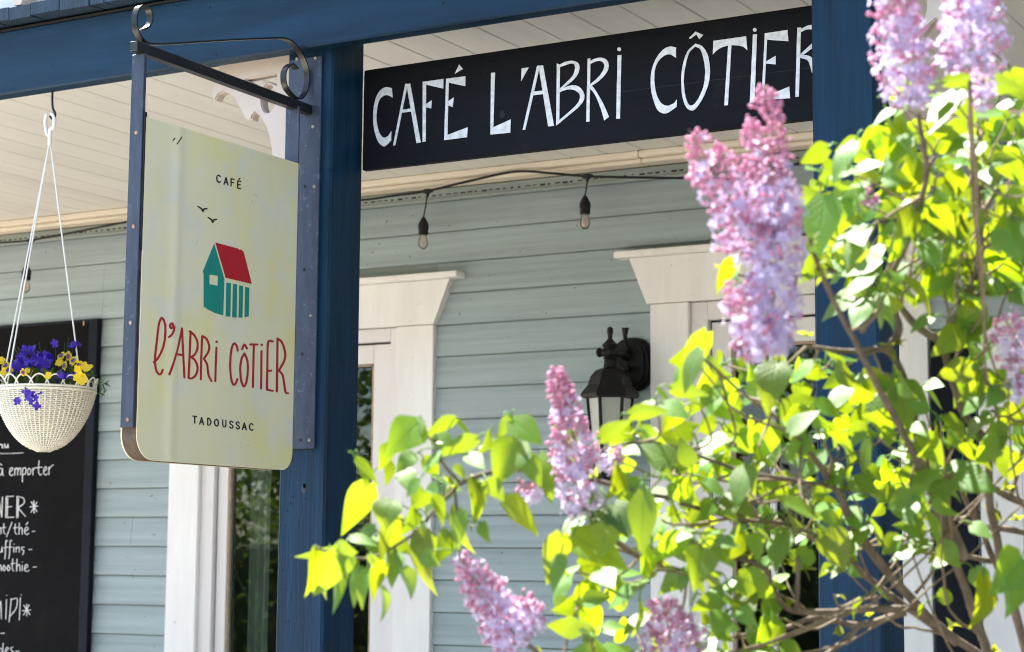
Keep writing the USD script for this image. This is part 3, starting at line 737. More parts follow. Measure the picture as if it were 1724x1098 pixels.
word([
    [[(92, 450), (128, 415), (168, 330), (186, 230), (186, 130), (160, 76), (138, 115), (124, 200), (110, 330), (101, 430), (110, 510), (135, 550), (155, 543), (166, 512)]],
    [[(252, 158), (238, 122), (222, 142), (232, 165), (255, 150), (250, 190), (234, 220), (215, 238)]],
    [[(327, 165), (290, 330), (216, 553)], [(327, 165), (338, 380), (348, 577)], [(275, 382), (340, 390)]],
    [[(400, 192), (392, 400), (383, 582)], [(392, 190), (430, 220), (458, 280), (456, 340), (432, 388), (405, 405)], [(405, 405), (440, 438), (460, 500), (442, 560), (410, 585), (383, 582)]],
    [[(497, 230), (490, 410), (486, 594)], [(497, 230), (532, 250), (557, 310), (550, 362), (512, 420)], [(512, 420), (540, 470), (552, 560), (578, 608)]],
    [[(618, 327), (608, 608)], [(620, 277)]],
    [[(800, 352), (790, 310), (770, 290), (750, 322), (738, 400), (735, 500), (746, 600), (765, 640), (785, 622), (796, 590)]],
    [[(855, 375), (880, 430), (886, 520), (872, 620), (850, 652), (828, 600), (820, 500), (832, 420), (855, 375)], [(836, 340), (856, 300), (878, 335)]],
    [[(905, 300), (966, 300)], [(936, 302), (928, 658)]],
    [[(1001, 356), (997, 670)], [(1003, 303)]],
    [[(1096, 274), (1056, 285), (1050, 480), (1047, 680)], [(1047, 680), (1096, 690)], [(1050, 522), (1084, 520)]],
    [[(1136, 250), (1130, 695)], [(1136, 250), (1172, 280), (1199, 360), (1195, 430), (1148, 520)], [(1148, 520), (1180, 560), (1194, 650), (1204, 702), (1224, 710)]],
], S4, 3.5, 'letter_red')
GL = {'T': [[(0, 1), (1, 1)], [(.5, 1), (.5, 0)]], 'A': [[(0, 0), (.5, 1)], [(.5, 1), (1, 0)], [(.2, .33), (.8, .33)]], 'D': [[(.1, 0), (.1, 1)], [(.1, 1), (.6, .95), (.95, .5), (.6, .05), (.1, 0)]],
      'O': [[(.5, 1), (.9, .82), (1, .5), (.9, .18), (.5, 0), (.1, .18), (0, .5), (.1, .82), (.5, 1)]], 'U': [[(.08, 1), (.08, .35), (.25, .05), (.5, 0), (.75, .05), (.92, .35), (.92, 1)]],
      'S': [[(.9, .85), (.65, 1), (.25, .97), (.1, .75), (.3, .55), (.7, .45), (.92, .25), (.75, .03), (.35, 0), (.08, .16)]], 'C': [[(.95, .82), (.6, 1), (.2, .88), (0, .5), (.2, .12), (.6, 0), (.95, .18)]],
      'F': [[(.1, 0), (.1, 1)], [(.1, 1), (.9, 1)], [(.1, .52), (.75, .52)]], 'E': [[(.1, 0), (.1, 1)], [(.1, 1), (.9, 1)], [(.1, .52), (.75, .52)], [(.1, 0), (.9, 0)]], "É": [[(.1, 0), (.1, 1)], [(.1, 1), (.9, 1)], [(.1, .52), (.75, .52)], [(.1, 0), (.9, 0)], [(.4, 1.2), (.7, 1.42)]]}


def small(txt, centers, w, h, shear, conv, sw):
    for ch, (cx, cy) in zip(txt, centers):
        g = unary_union([stroke(conv([(cx + (a - .5) * w, cy - (b - .5) * h + (a - .5) * w * shear) for a, b in s]), sw, len(s) > 2) for s in GL[ch]])
        on_sign('letter', g, 'letter_black')


small('TADOUSSAC', [(435, 933), (493, 943), (558, 950), (619, 957), (685, 964), (745, 974), (800, 980), (856, 988), (915, 993)], 33, 58, 0.13, S4, 2.1)
small('CAFÉ', [(265, 122), (314, 137), (358, 148), (402, 162)], 26, 48, 0.2, S5, 2.1)
for b in ([[(128, 305), (152, 320), (161, 338)], [(161, 338), (168, 322), (187, 320)]], [[(196, 378), (219, 394), (226, 410)], [(226, 410), (233, 393), (250, 391)]]):
    on_sign('bird', unary_union([stroke(S5(s), 2.6) for s in b]), 'letter_black')
on_sign('house_gable', fix(S5([(235, 550), (158, 738), (165, 743), (165, 966), (195, 985), (240, 1008), (296, 1024), (303, 782)])).difference(fix(S5([(205, 755), (260, 763), (258, 828), (203, 818)]))), 'logo_teal')
on_sign('house_roof', fix(S5([(243, 542), (395, 583), (403, 592), (415, 588), (432, 605), (486, 816), (312, 775)])), 'logo_red')
for b in ([(316, 808), (347, 811), (343, 1033), (312, 1030)], [(360, 815), (388, 819), (385, 1038), (355, 1036)], [(402, 825), (428, 830), (424, 1038), (398, 1038)], [(442, 835), (470, 841), (466, 1030), (438, 1036)]):
    on_sign('house_slat', fix(S5(b)), 'logo_teal')
for a in ([(296, 243), (301, 236), (304, 231)], [(290, 237), (293, 233)]):
    on_sign('scratch', stroke(a, 1.6), 'letter_black')

# ================================================================== menu board on the wall at the left
YM = W - 0.045
menu = thing('menu_board', 'tall black chalkboard menu hung on the siding behind the flower basket', 'chalkboard', (-5.95, YM, 1.2))
mx1 = hit(155, 820, 'y', YM)[0]; mz1 = hit(100, 541, 'y', YM)[2]; mx0 = mx1 - 0.95; mz0 = 0.55
part(menu, 'panel', bx(mx0 + 0.05, mx1 - 0.05, YM + 0.004, W - 0.017, mz0 + 0.03, mz1 - 0.012, 0), 'menu_black')
part(menu, 'frame', cat([bx(mx1 - 0.05, mx1, YM, W - 0.016, mz0, mz1, 0.003), bx(mx0, mx0 + 0.05, YM, W - 0.016, mz0, mz1, 0.003), bx(mx0 + 0.05, mx1 - 0.05, YM + 0.0005, W - 0.016, mz1 - 0.012, mz1 - 0.0005, 0.002), bx(mx0 + 0.05, mx1 - 0.05, YM + 0.0005, W - 0.016, mz0, mz0 + 0.03, 0.002)]), 'menu_frame')
part(menu, 'screw', ball(hit(141, 544, 'y', YM) + [0, 0.0, 0], (0.004, 0.0025, 0.012)), 'copper_screw')
M6 = lambda P: [(a / 3.25, 760 + b / 3.25) for a, b in P]


def chalk(strokes, w=1.35, nm='chalk_letter'):
    g = unary_union([stroke(M6(s), w) if len(s) > 1 else Point(M6(s)[0]).buffer(w * 0.6) for s in strokes])
    part(menu, nm, flat(g, lambda a, b: hit(a, b, 'y', YM + 0.004), X, Z, np.array([0, YM + 0.0042, 0]), -Y, 0.0008), 'chalk')


chalk([[(0, 12), (60, 12), (128, 8)]], 1.0, 'chalk_line')
for s in ([[(-12, -20), (0, -38), (14, -34), (12, -22), (18, -19)]], [[(26, -40), (27, -24), (40, -22), (44, -38)], [(44, -38), (46, -21)]]):
    chalk(s, 2.0)
# "a emporter"
for s in ([[(14, 96), (2, 92), (-8, 110), (-4, 130), (8, 126), (14, 100)], [(14, 94), (15, 128), (20, 133)], [(-2, 66), (10, 76)]],
          [[(52, 116), (70, 100), (66, 88), (56, 96), (52, 118), (60, 134), (72, 126)]],
          [[(80, 132), (82, 92)], [(82, 104), (92, 90), (98, 100), (97, 130)], [(97, 106), (108, 90), (114, 100), (113, 130)]],
          [[(124, 92), (123, 168)], [(124, 98), (136, 88), (143, 102), (138, 124), (125, 128)]],
          [[(158, 92), (150, 108), (155, 128), (166, 122), (169, 102), (158, 92)]],
          [[(180, 92), (180, 130)], [(180, 106), (190, 90), (200, 92)]],
          [[(214, 50), (211, 110), (220, 130), (230, 122)], [(202, 90), (230, 86)]],
          [[(238, 112), (256, 96), (250, 84), (240, 96), (240, 120), (250, 130), (260, 122)]],
          [[(268, 86), (268, 128)], [(268, 100), (278, 84), (292, 74)]]):
    chalk(s)
for s in ([[(-14, 360), (-8, 250)], [(-8, 250), (10, 360)], [(10, 360), (14, 250)]],
          [[(34, 248), (32, 362)], [(34, 248), (74, 246)], [(33, 306), (64, 302)], [(32, 362), (76, 360)], [(42, 256), (40, 354)]],
          [[(94, 246), (92, 364)], [(94, 246), (128, 256), (132, 284), (98, 308)], [(98, 308), (140, 356)], [(101, 256), (99, 360)]],
          [[(164, 304), (208, 300)], [(172, 276), (202, 330)], [(202, 278), (170, 334)], [(186, 270), (187, 338)]]):
    chalk(s, 1.5)
for s in ([[(-4, 430), (6, 418), (6, 452)], [(22, 396), (20, 440), (30, 454)], [(10, 418), (32, 416)]], [[(66, 388), (36, 468)]],
          [[(84, 396), (82, 440), (92, 454)], [(74, 420), (98, 416)]], [[(106, 392), (104, 454)], [(104, 430), (116, 416), (122, 428), (122, 454)]],
          [[(134, 440), (154, 426), (148, 414), (136, 424), (136, 446), (148, 456), (158, 448)], [(142, 402), (154, 388)]], [[(176, 438), (190, 437)]],
          [[(-6, 520), (-4, 550), (8, 548), (12, 522)], [(12, 522), (14, 552)]], [[(42, 492), (32, 492), (30, 560), (26, 590)], [(20, 528), (42, 524)]], [[(66, 490), (56, 492), (53, 560), (48, 588)], [(46, 526), (66, 524)]],
          [[(76, 524), (76, 552)], [(77, 508)]], [[(88, 524), (88, 552)], [(88, 534), (100, 522), (106, 534), (106, 552)]], [[(132, 524), (118, 526), (120, 538), (132, 546), (124, 566)]], [[(158, 538), (174, 537)]],
          [[(-8, 622), (-6, 654)], [(-6, 632), (4, 622), (8, 654)]], [[(22, 622), (15, 638), (22, 654), (31, 640), (22, 622)]], [[(46, 622), (39, 638), (46, 654), (55, 640), (46, 622)]], [[(70, 588), (67, 640), (76, 656)], [(60, 616), (82, 612)]],
          [[(94, 588), (91, 656)], [(91, 632), (104, 618), (110, 632), (109, 656)]], [[(122, 624), (122, 654)], [(123, 606)]], [[(134, 644), (152, 630), (146, 618), (136, 628), (136, 650), (148, 658), (160, 650)]], [[(182, 634), (200, 632)]],
          [[(-10, 920), (4, 820), (8, 918)]], [[(36, 812), (32, 918)], [(37, 788)]], [[(62, 804), (50, 934)], [(58, 812), (94, 806), (88, 860), (56, 902)]], [[(112, 800), (106, 922)], [(117, 786)]],
          [[(122, 872), (168, 868)], [(130, 842), (164, 894)], [(160, 840), (128, 896)], [(146, 836), (147, 900)]], [[(6, 996), (24, 995)]],
          [[(12, 1082), (0, 1078), (-4, 1100), (8, 1106), (14, 1088)], [(18, 1050), (14, 1108)]], [[(30, 1094), (46, 1082), (40, 1072), (30, 1084), (32, 1106), (48, 1104)]], [[(72, 1072), (58, 1076), (62, 1088), (72, 1096), (60, 1108)]], [[(86, 1094), (104, 1093)]]):
    chalk(s)

# second black board by the right-hand door
m2 = thing('wall_chalkboard', 'narrow black chalkboard on the wall right of the right-hand door, half hidden by lilac', 'chalkboard', (-1.88, W - 0.04, 0.6))
part(m2, 'panel', bx(-1.955, -1.812, W - 0.040, W - 0.0175, 0.5, 2.25, 0.003), 'menu_frame')
part(m2, 'chalk_drawing', flat(unary_union([stroke([(1575, 770), (1586, 750), (1588, 725), (1580, 705)], 1.6), stroke([(1600, 790), (1618, 780), (1622, 755)], 1.6)]), lambda a, b: hit(a, b, 'y', W - 0.040), X, Z, np.array([0, W - 0.0398, 0]), -Y, 0.0008), 'logo_teal')

# ================================================================== string lights under the cornice
YC = W - 0.140
sl = thing('string_light', 'black festoon cord with small clear bulbs strung along the top of the wall', 'string lights', (-4, YC, 2.9))
cord = spline([hit(a, b, 'y', YC) for a, b in [(-120, 418), (0, 409), (48, 405), (110, 394), (212, 374), (330, 352), (480, 345), (608, 337), (660, 330), (718, 322), (790, 305), (868, 289), (930, 292), (990, 297), (1080, 299), (1160, 300), (1260, 298), (1400, 262), (1560, 255), (1724, 250)]], 6)
part(sl, 'cord', tube(cord, 0.0048, 8), 'cable_black', smooth=True)
for (tx, ty), (sx, sy) in (((720, 322), (713, 366)), ((989, 297), (985, 330)), ((52, 405), (45, 446)), ((1290, 290), (1285, 330))):
    a, s = hit(tx, ty, 'y', YC), hit(sx, sy, 'y', YC)
    part(sl, 'cord_joint', cat([tube([a + [-0.022, 0, 0], a + [-0.012, 0, 0], a + [0.012, 0, 0.0], a + [0.022, 0, 0]], [0.005, 0.0095, 0.0095, 0.005], 8), tube([a, a - [0, 0, 0.012], a - [0, 0, 0.02]], [0.010, 0.007, 0.004], 8)]), 'cable_black', smooth=35)
    part(sl, 'drop_cord', tube([a - [0, 0, 0.01], (a + s) / 2 + [0.002, 0, 0], s], 0.0028, 6), 'cable_black', smooth=True)
    so = part(sl, 'socket', lathe([(0.0, -0.072), (0.0175, -0.072), (0.0195, -0.066), (0.0190, -0.050), (0.021, -0.046), (0.021, -0.034), (0.018, -0.026), (0.012, -0.014), (0.006, -0.004), (0.0, 0.0)], s + [0, 0, 0.004], 18), 'cable_black', smooth=40)
    b = part(so, 'bulb', lathe([(0.0, -0.128), (0.009, -0.126), (0.0165, -0.118), (0.0195, -0.106), (0.0185, -0.092), (0.0135, -0.080), (0.012, -0.073)], s + [0, 0, 0.004], 18), 'bulb_glass', smooth=True)
    part(so, 'filament', tube([s + [0.005 * math.cos(t * 2.2), 0.005 * math.sin(t * 2.2), -0.082 - 0.026 * abs(math.sin(t))] for t in np.linspace(0, 6.28, 22)], 0.0016, 5), 'filament')

# ================================================================== wall lantern
YL = W - 0.15
lan = thing('wall_lantern', 'black colonial wall lantern beside the white casing of the right-hand door', 'lantern', (-3.1, W, 2.0))
bc = hit(1064, 614, 'y', W - 0.03)
ol = []
for t in np.linspace(0, 2 * math.pi, 40, endpoint=False):
    ol.append((bc[0] + 0.082 * np.sign(math.cos(t)) * abs(math.cos(t)) ** 0.75, bc[2] + 0.098 * np.sign(math.sin(t)) * abs(math.sin(t)) ** 0.75))
op = Polygon(ol)
part(lan, 'backplate', cat([extrude(op, 0.014, (0, W - 0.030, 0), X, Z, Y), extrude(op.buffer(-0.012), 0.012, (0, W - 0.042, 0), X, Z, Y), extrude(op.buffer(-0.024), 0.014, (0, W - 0.056, 0), X, Z, Y)]), 'lantern_black')
lc = hit(1027, 640, 'y', YL); cx = lc[0]; zr = hit(1024, 665, 'y', YL)[2]   # eave of the lantern's roof
zap = hit(1022, 620, 'y', YL)[2]


def pyr(levels, n=6, rot=math.pi / 6, c=None):
    c = (cx, YL) if c is None else c
    V = [(c[0] + r * math.cos(rot + 2 * math.pi * j / n), c[1] + r * math.sin(rot + 2 * math.pi * j / n), z) for r, z in levels for j in range(n)]; F = []
    for i in range(len(levels) - 1):
        for j in range(n):
            p, q = i * n + j, i * n + (j + 1) % n
            F += [(p, q, q + n), (p, q + n, p + n)]
    m = trimesh.Trimesh(np.array(V), F, process=False)
    return m


hr = zap - zr
part(lan, 'lantern_roof', cat([pyr([(0.0, zr - 0.012), (0.100, zr - 0.012), (0.106, zr), (0.099, zr + 0.012), (0.080, zr + 0.35 * hr), (0.070, zr + 0.68 * hr), (0.052, zr + 0.90 * hr), (0.030, zr + hr), (0.0, zr + hr + 0.003)]),
                               pyr([(0.0, zr + hr), (0.024, zr + hr), (0.020, zr + hr + 0.03), (0.026, zr + hr + 0.034), (0.015, zr + hr + 0.045), (0.0, zr + hr + 0.046)], 10)]), 'lantern_black', smooth=20)
zf = zr + hr + 0.045; ztop = hit(1018, 550, 'y', YL)[2]; hf = ztop - zf
part(lan, 'finial', lathe([(0.012, 0), (0.011, 0.1 * hf), (0.016, 0.2 * hf), (0.028, 0.33 * hf), (0.029, 0.37 * hf), (0.016, 0.48 * hf), (0.008, 0.58 * hf), (0.009, 0.70 * hf), (0.0115, 0.82 * hf), (0.010, 0.94 * hf), (0.0, hf)], (cx, YL, zf), 14), 'lantern_black', smooth=40)
zl = hit(1030, 800, 'y', YL)[2]
zc = zf + 0.01
part(lan, 'arm', cat([tube([(cx - 0.035, YL, zc), (cx - 0.02, YL, zc + 0.002), (cx + 0.0, YL, zc), (cx + 0.02, YL + 0.04, zc + 0.0), (bc[0] - 0.01, W - 0.05, zc - 0.005)], [0.012, 0.016, 0.013, 0.014, 0.020], 10), ball((cx - 0.04, YL - 0.004, zc + 0.002), (0.012, 0.020, 0.018)),
                      tube([(bc[0] + 0.005, W - 0.05, bc[2] + 0.04), (bc[0] + 0.004, W - 0.085, bc[2] + 0.07), (bc[0] + 0.002, W - 0.09, bc[2] + 0.10), (bc[0] + 0.004, W - 0.092, bc[2] + 0.128)], [0.008, 0.007, 0.008, 0.014], 8),
                      tube([(bc[0] - 0.02, W - 0.05, zc - 0.05), (cx + 0.05, YL + 0.03, zc - 0.055), (cx + 0.03, YL + 0.01, zc - 0.02)], [0.012, 0.009, 0.007], 8)]), 'lantern_black', smooth=40)
for j in range(6):
    a = math.pi / 6 + j * math.pi / 3; b = a + math.pi / 3
    P = lambda r, t, z: np.array([cx + r * math.cos(t), YL + r * math.sin(t), z])
    part(lan, 'cage_bar', tube([P(0.080, a, zr - 0.012), P(0.055, a, zl)], 0.0062, 6), 'lantern_black', smooth=40)
    q = [P(0.076, a, zr - 0.014), P(0.076, b, zr - 0.014), P(0.052, b, zl), P(0.052, a, zl)]
    n = np.cross(q[1] - q[0], q[3] - q[0]); n /= np.linalg.norm(n)
    part(lan, 'lantern_pane', hull([p + s * n * 0.0015 for p in q for s in (-1, 1)]), 'frosted_glass')
part(lan, 'lantern_base', pyr([(0.0, zl - 0.03), (0.03, zl - 0.028), (0.055, zl - 0.008), (0.066, zl - 0.004), (0.066, zl + 0.004), (0.0, zl + 0.005)]), 'lantern_black', smooth=20)

# ================================================================== hanging basket
YK = -0.01
bk = thing('hanging_basket', 'white woven plastic flower basket hung under the blue fascia by thin white hangers', 'hanging basket', (-3.83, YK, 1.79))
bcx = hit(77, 660, 'y', YK)[0]; zb_ = hit(78, 760, 'y', YK)[2]; zrim = hit(80, 657, 'y', YK)[2]; Rb = 82.0 / FPX * float((np.array([bcx, YK, zrim]) - CAM) @ FW)
Hb = zrim - zb_


def brad(s):
    """Bowl radius at height fraction s."""
    s = max(s, 0.008)
    return Rb * (0.5 * s ** 0.45 + 0.5 * math.sqrt(max(0, 1 - (1 - s) ** 2)))


NR = 54
# woven strands pass over and under the ribs
rowsn = 34; seg = NR * 4; SV, SF = [], []
for i in range(rowsn):
    s = (i + 0.6) / rowsn; r0 = brad(s); z = zb_ + Hb * s; th = Hb / rowsn * 0.46
    t = np.arange(seg) * 2 * math.pi / seg
    rr = r0 + 0.0028 * np.cos(t * NR / 2 + (math.pi if i % 2 else 0)) * min(1, 0.4 + s)
    o = len(SV)
    for k, (dr, dz) in enumerate(((0.0024, 0), (0, th), (-0.0024, 0), (0, -th))):
        SV += [((r_ + dr) * math.cos(a), (r_ + dr) * math.sin(a), z + dz) for r_, a in zip(rr, t)]
    for k in range(4):
        for j in range(seg):
            p, q = o + k * seg + j, o + k * seg + (j + 1) % seg; p2, q2 = o + ((k + 1) % 4) * seg + j, o + ((k + 1) % 4) * seg + (j + 1) % seg
            SF += [(p, q, q2), (p, q2, p2)]
V = np.array(SV) + [bcx, YK, 0]
part(bk, 'woven_bowl', trimesh.Trimesh(V, SF, process=False), 'wicker', smooth=True)
part(bk, 'rib', cat([tube([(bcx + brad(s) * math.cos(a), YK + brad(s) * math.sin(a), zb_ + Hb * s) for s in np.linspace(0.0, 1, 9)], 0.0026, 5, False) for a in np.arange(NR) * 2 * math.pi / NR]), 'wicker', smooth=True, kind='stuff')
part(bk, 'liner', lathe([(0.0, zb_ + 0.006)] + [(brad(s) - 0.0065, zb_ + 0.006 + Hb * s * 0.96) for s in np.linspace(0.02, 1, 12)], (bcx, YK, 0), 40), 'wicker', smooth=True)
part(bk, 'soil', lathe([(Rb * 0.95, zrim - 0.012), (Rb * 0.5, zrim + 0.004), (0.0, zrim + 0.01)], (bcx, YK, 0), 30), 'soil', smooth=True)
part(bk, 'rim_band', cat([tube([(bcx + (Rb + 0.001) * math.cos(a), YK + (Rb + 0.001) * math.sin(a), zrim + dz) for a in np.linspace(0, 2 * math.pi, 65)], 0.0035, 6, False) for dz in (-0.004, 0.004)]), 'wicker', smooth=True)
loops = []
NL = 20
for j in range(NL):
    a0 = 2 * math.pi * j / NL; w = 2 * math.pi / NL * 1.35
    loops.append(tube([(bcx + Rb * (1 + 0.04 * math.sin(u * math.pi)) * math.cos(a0 + w * (u - 0.5)), YK + Rb * (1 + 0.04 * math.sin(u * math.pi)) * math.sin(a0 + w * (u - 0.5)), zrim + 0.034 * math.sin(u * math.pi) ** 0.7) for u in np.linspace(0, 1, 11)], 0.0023, 6, False))
for lp in loops:
    part(bk, 'rim_loop', lp, 'wicker', smooth=True)
hk = hit(84, 236, 'y', YK)
for ex, ey, a in ((5, 605, math.radians(205)), (50, 640, math.radians(-95)), (138, 612, math.radians(20))):
    e = np.array([bcx + Rb * math.cos(a), YK + Rb * math.sin(a), zrim]); tgt = hit(ex, ey, 'y', e[1]); e[0] = tgt[0] if abs(tgt[0] - e[0]) < 0.08 else e[0]
    part(bk, 'hanger', tube([hk, e + [0, 0, 0.01], e], 0.0023, 6), 'white_plastic', smooth=True)
part(bk, 'hook', cat([tube(spline([hk + [0, 0, -0.015], hk + [0, 0, 0.03], hit(90, 215, 'y', YK), hit(91, 197, 'y', YK), hit(86, 190, 'y', YK)], 5), [0.006] * 20 + [0.0035], 8), tube(spline([hk + [0, 0, 0.012], hit(79, 225, 'y', YK), hit(76, 205, 'y', YK), hit(79, 190, 'y', YK)], 5), [0.005] * 15 + [0.003], 8)]), 'white_plastic', smooth=True)
part(bk, 'screw_hook', tube(spline([hit(88, 158, 'y', YK) + [0, 0, 0.02], hit(88, 170, 'y', YK), hit(89, 182, 'y', YK), hit(93, 192, 'y', YK), hit(90, 202, 'y', YK), hit(84, 196, 'y', YK)], 5), 0.0032, 7), 'black_iron', smooth=True)


def blade(b, t, w, nrm, droop=0.3, fold=0.25, heart=1.0, n=7, wave=0.0, stem=0.0):
    """A leaf from base b to tip t: heart-shaped outline, folded along its midrib and arched over."""
    b, t = np.asarray(b, float), np.asarray(t, float); ax = t - b; Ln = np.linalg.norm(ax); ax /= Ln
    nn = nrm - ax * np.dot(nrm, ax); nn /= np.linalg.norm(nn); sd = np.cross(nn, ax)
    us = np.linspace(0, 1, n); V, F = [], []
    prof = lambda u: math.sin(math.pi * u ** 0.57) ** 0.85 * (1 - 0.30 * u)
    for i, u in enumerate(us):
        hw = w / 2 * (prof(u) if 0 < u < 1 else (0.0 if u == 1 else 0.30 * heart + 0.02)) * 1.02
        back = -0.07 * Ln * heart if i == 0 else 0
        arch = droop * Ln * (u * (1 - u)) * 1.0 - droop * 0.25 * Ln * u * u
        c = b + ax * Ln * u + nn * arch
        for q in (-1, -0.55, 0, 0.55, 1):
            V.append(c + sd * hw * q + nn * (fold * hw * (abs(q) ** 1.3) - 0.35 * fold * hw * (abs(q) > 0.9)) + ax * (back * abs(q)) + nn * wave * hw * math.sin(5 * u + 2 * q))
    for i in range(n - 1):
        for j in range(4):
            p = i * 5 + j
            F += [(p, p + 1, p + 6), (p, p + 6, p + 5)]
    V = np.array(V)
    m = trimesh.Trimesh(V, F, process=False)
    m.metadata['st'] = np.array([(q, u) for u in us for q in (-1, -0.55, 0, 0.55, 1)])
    return m


def flower(c, nrm, r, k, cup=0.25, wid=0.8):
    """k rounded petals about c."""
    nrm = nrm / np.linalg.norm(nrm); a = np.cross(nrm, [0.31, 0.2, 0.9]); a /= np.linalg.norm(a); b = np.cross(nrm, a); V, F = [c], []
    ph = rng.uniform(0, 6.28)
    for j in range(k):
        t0 = ph + 2 * math.pi * j / k; d = math.cos(t0) * a + math.sin(t0) * b; s = -math.sin(t0) * a + math.cos(t0) * b
        o = len(V); h = wid * r * math.pi / k
        V += [c + d * r * 0.45 - s * h * 0.7 + nrm * cup * r * 0.2, c + d * r * 0.95 - s * h * 0.55 + nrm * cup * r * 0.6, c + d * r * 1.05 + s * h * 0.0 + nrm * cup * r * 0.55, c + d * r * 0.95 + s * h * 0.55 + nrm * cup * r * 0.6, c + d * r * 0.45 + s * h * 0.7 + nrm * cup * r * 0.2]
        F += [(0, o, o + 4), (o, o + 1, o + 2), (o, o + 2, o + 4), (o + 2, o + 3, o + 4)]
    return trimesh.Trimesh(np.array(V), F, process=False)


# flowers growing in the basket
BF = lambda a, b: (a / 4.39, 520 + b / 4.39)
lob = thing('violet_flowers', 'deep violet-blue flowers rising in the middle of the white basket and spilling over its rim', 'flowers', (bcx, YK, zrim))
pan = thing('yellow_pansies', 'yellow pansies with dark faces at both sides of the white basket', 'flowers', (bcx, YK, zrim))
for (a, b, dy) in [(115, 400, -.02), (130, 420, -.03), (150, 380, 0), (160, 365, .02), (175, 350, .03), (200, 395, -.02), (190, 410, -.04), (215, 405, 0), (180, 300, .04), (215, 298, .05), (250, 290, .04), (260, 360, 0), (285, 375, -.02), (305, 400, -.03), (300, 350, .02), (330, 335, .03), (345, 370, 0), (355, 395, -.02), (370, 355, 0), (140, 355, .03),
                   (405, 255, .02), (535, 268, .03), (550, 262, .03), (105, 415, -.02), (270, 400, -.05), (240, 380, -.05), (322, 415, -.02), (470, 500, -.08), (450, 490, -.09), (80, 480, -.1), (165, 440, -.05), (340, 420, -.03), (285, 340, .04),
                   (180, 615, -.19), (225, 630, -.19), (265, 660, -.19), (135, 678, -.19), (205, 655, -.192), (230, 685, -.19), (215, 640, -.195)]:
    p = hit(*BF(a, b), 'y', YK + dy)
    part(lob, 'bloom', cat([flower(p, np.array([rng.gauss(0.2, .4), -1.0, rng.gauss(0.1, .5)]), rng.uniform(0.010, 0.014), 5, 0.15), flower(p + np.array([rng.gauss(0, .008), .006, rng.gauss(0, .008)]), np.array([rng.gauss(0.2, .8), -1.0, rng.gauss(0.1, .8)]), rng.uniform(0.008, 0.012), 4, 0.3)]), 'violet_petal')
for k in range(26):
    a = rng.uniform(0, 6.28); r = Rb * math.sqrt(rng.uniform(0.05, 0.8)); p = np.array([bcx + r * math.cos(a), YK + r * math.sin(a), zrim + rng.uniform(0.015, 0.055)])
    part(lob, 'bloom', flower(p, np.array([rng.gauss(0.2, .5), -1.0, rng.gauss(0.3, .5)]), rng.uniform(0.006, 0.010), 5, 0.2), 'violet_petal')
stems = []
for (a, b) in [(480, 250), (500, 240), (410, 270), (290, 250), (540, 275), (180, 310), (110, 290), (130, 280), (330, 340), (510, 215), (250, 300), (620, 470)]:
    p = hit(*BF(a, b), 'y', YK + 0.03); q = np.array([bcx + (p[0] - bcx) * 0.6, YK + 0.02, zrim])
    stems.append(tube(spline([q, (p + q) / 2 + [0.008, 0, 0.01], p], 4), 0.0012, 4))
part(lob, 'stem', cat(stems), 'basket_leaf', smooth=True, kind='stuff')
for (a, b, dy, r) in [(8, 385, -.06, .016), (45, 425, -.10, .018), (30, 470, -.11, .018), (65, 455, -.11, .016), (175, 470, -.14, .014), (235, 475, -.14, .015), (200, 460, -.13, .012), (355, 495, -.14, .015), (455, 350, -.02, .018), (440, 400, -.03, .016), (510, 350, -.02, .018), (545, 385, -.04, .018), (480, 420, -.04, .017), (590, 420, -.05, .019), (575, 450, -.06, .017), (620, 425, -.05, .017), (655, 440, -.05, .019), (600, 500, -.10, .020), (610, 535, -.12, .019), (575, 510, -.11, .016), (-30, 430, -.08, .018), (-60, 470, -.09, .018)]:
    p = hit(*BF(a, b), 'y', YK + dy); n = np.array([rng.gauss(0.3, .3), -1.0, rng.gauss(0.35, .3)])
    f = part(pan, 'bloom', flower(p, n, r * 0.8, 5, 0.12, 1.05), 'yellow_petal')
    if (a, b) in ((455, 350), (510, 350), (545, 385), (480, 420), (45, 425), (65, 455), (590, 420), (175, 470), (235, 475)):
        part(f, 'face', flower(p + n / np.linalg.norm(n) * 0.0035, n, r * 0.42, 3, 0.1, 1.0), 'pansy_face')
lv = []
for k in range(260):
    a = rng.uniform(0, 6.28); r = Rb * math.sqrt(rng.uniform(0.05, 0.92)); p = np.array([bcx + r * math.cos(a), YK + r * math.sin(a), zrim + rng.uniform(-0.01, 0.045)])
    d = np.array([math.cos(a) * 0.7 + rng.gauss(0, .4), math.sin(a) * 0.7 + rng.gauss(0, .4), rng.uniform(0.2, 1.0)]); d /= np.linalg.norm(d)
    lv.append(blade(p, p + d * rng.uniform(0.018, 0.034), rng.uniform(0.010, 0.018), np.array([rng.gauss(0, .3), rng.gauss(-.3, .3), 1.0]), n=4))
for (a, b) in [(725, 560), (745, 590), (770, 630), (735, 620), (760, 560), (780, 545)]:
    p = hit(*BF(a, b), 'y', YK + 0.03)
    for q in range(3):
        d = np.array([rng.gauss(.4, .5), rng.gauss(0, .3), rng.gauss(-.1, .6)]); lv.append(blade(p, p + d / np.linalg.norm(d) * 0.02, 0.005, np.array([0, -1.0, 0.5]), n=4))
part(pan, 'foliage', cat(lv), 'basket_leaf', smooth=True, kind='stuff')

# ================================================================== the lilac
lil = thing('lilac_bush', 'lilac bush in bloom before the porch, pale mauve flower heads over bright green leaves', 'bush', (0.35, -1.75, 0.0))
LB = {}


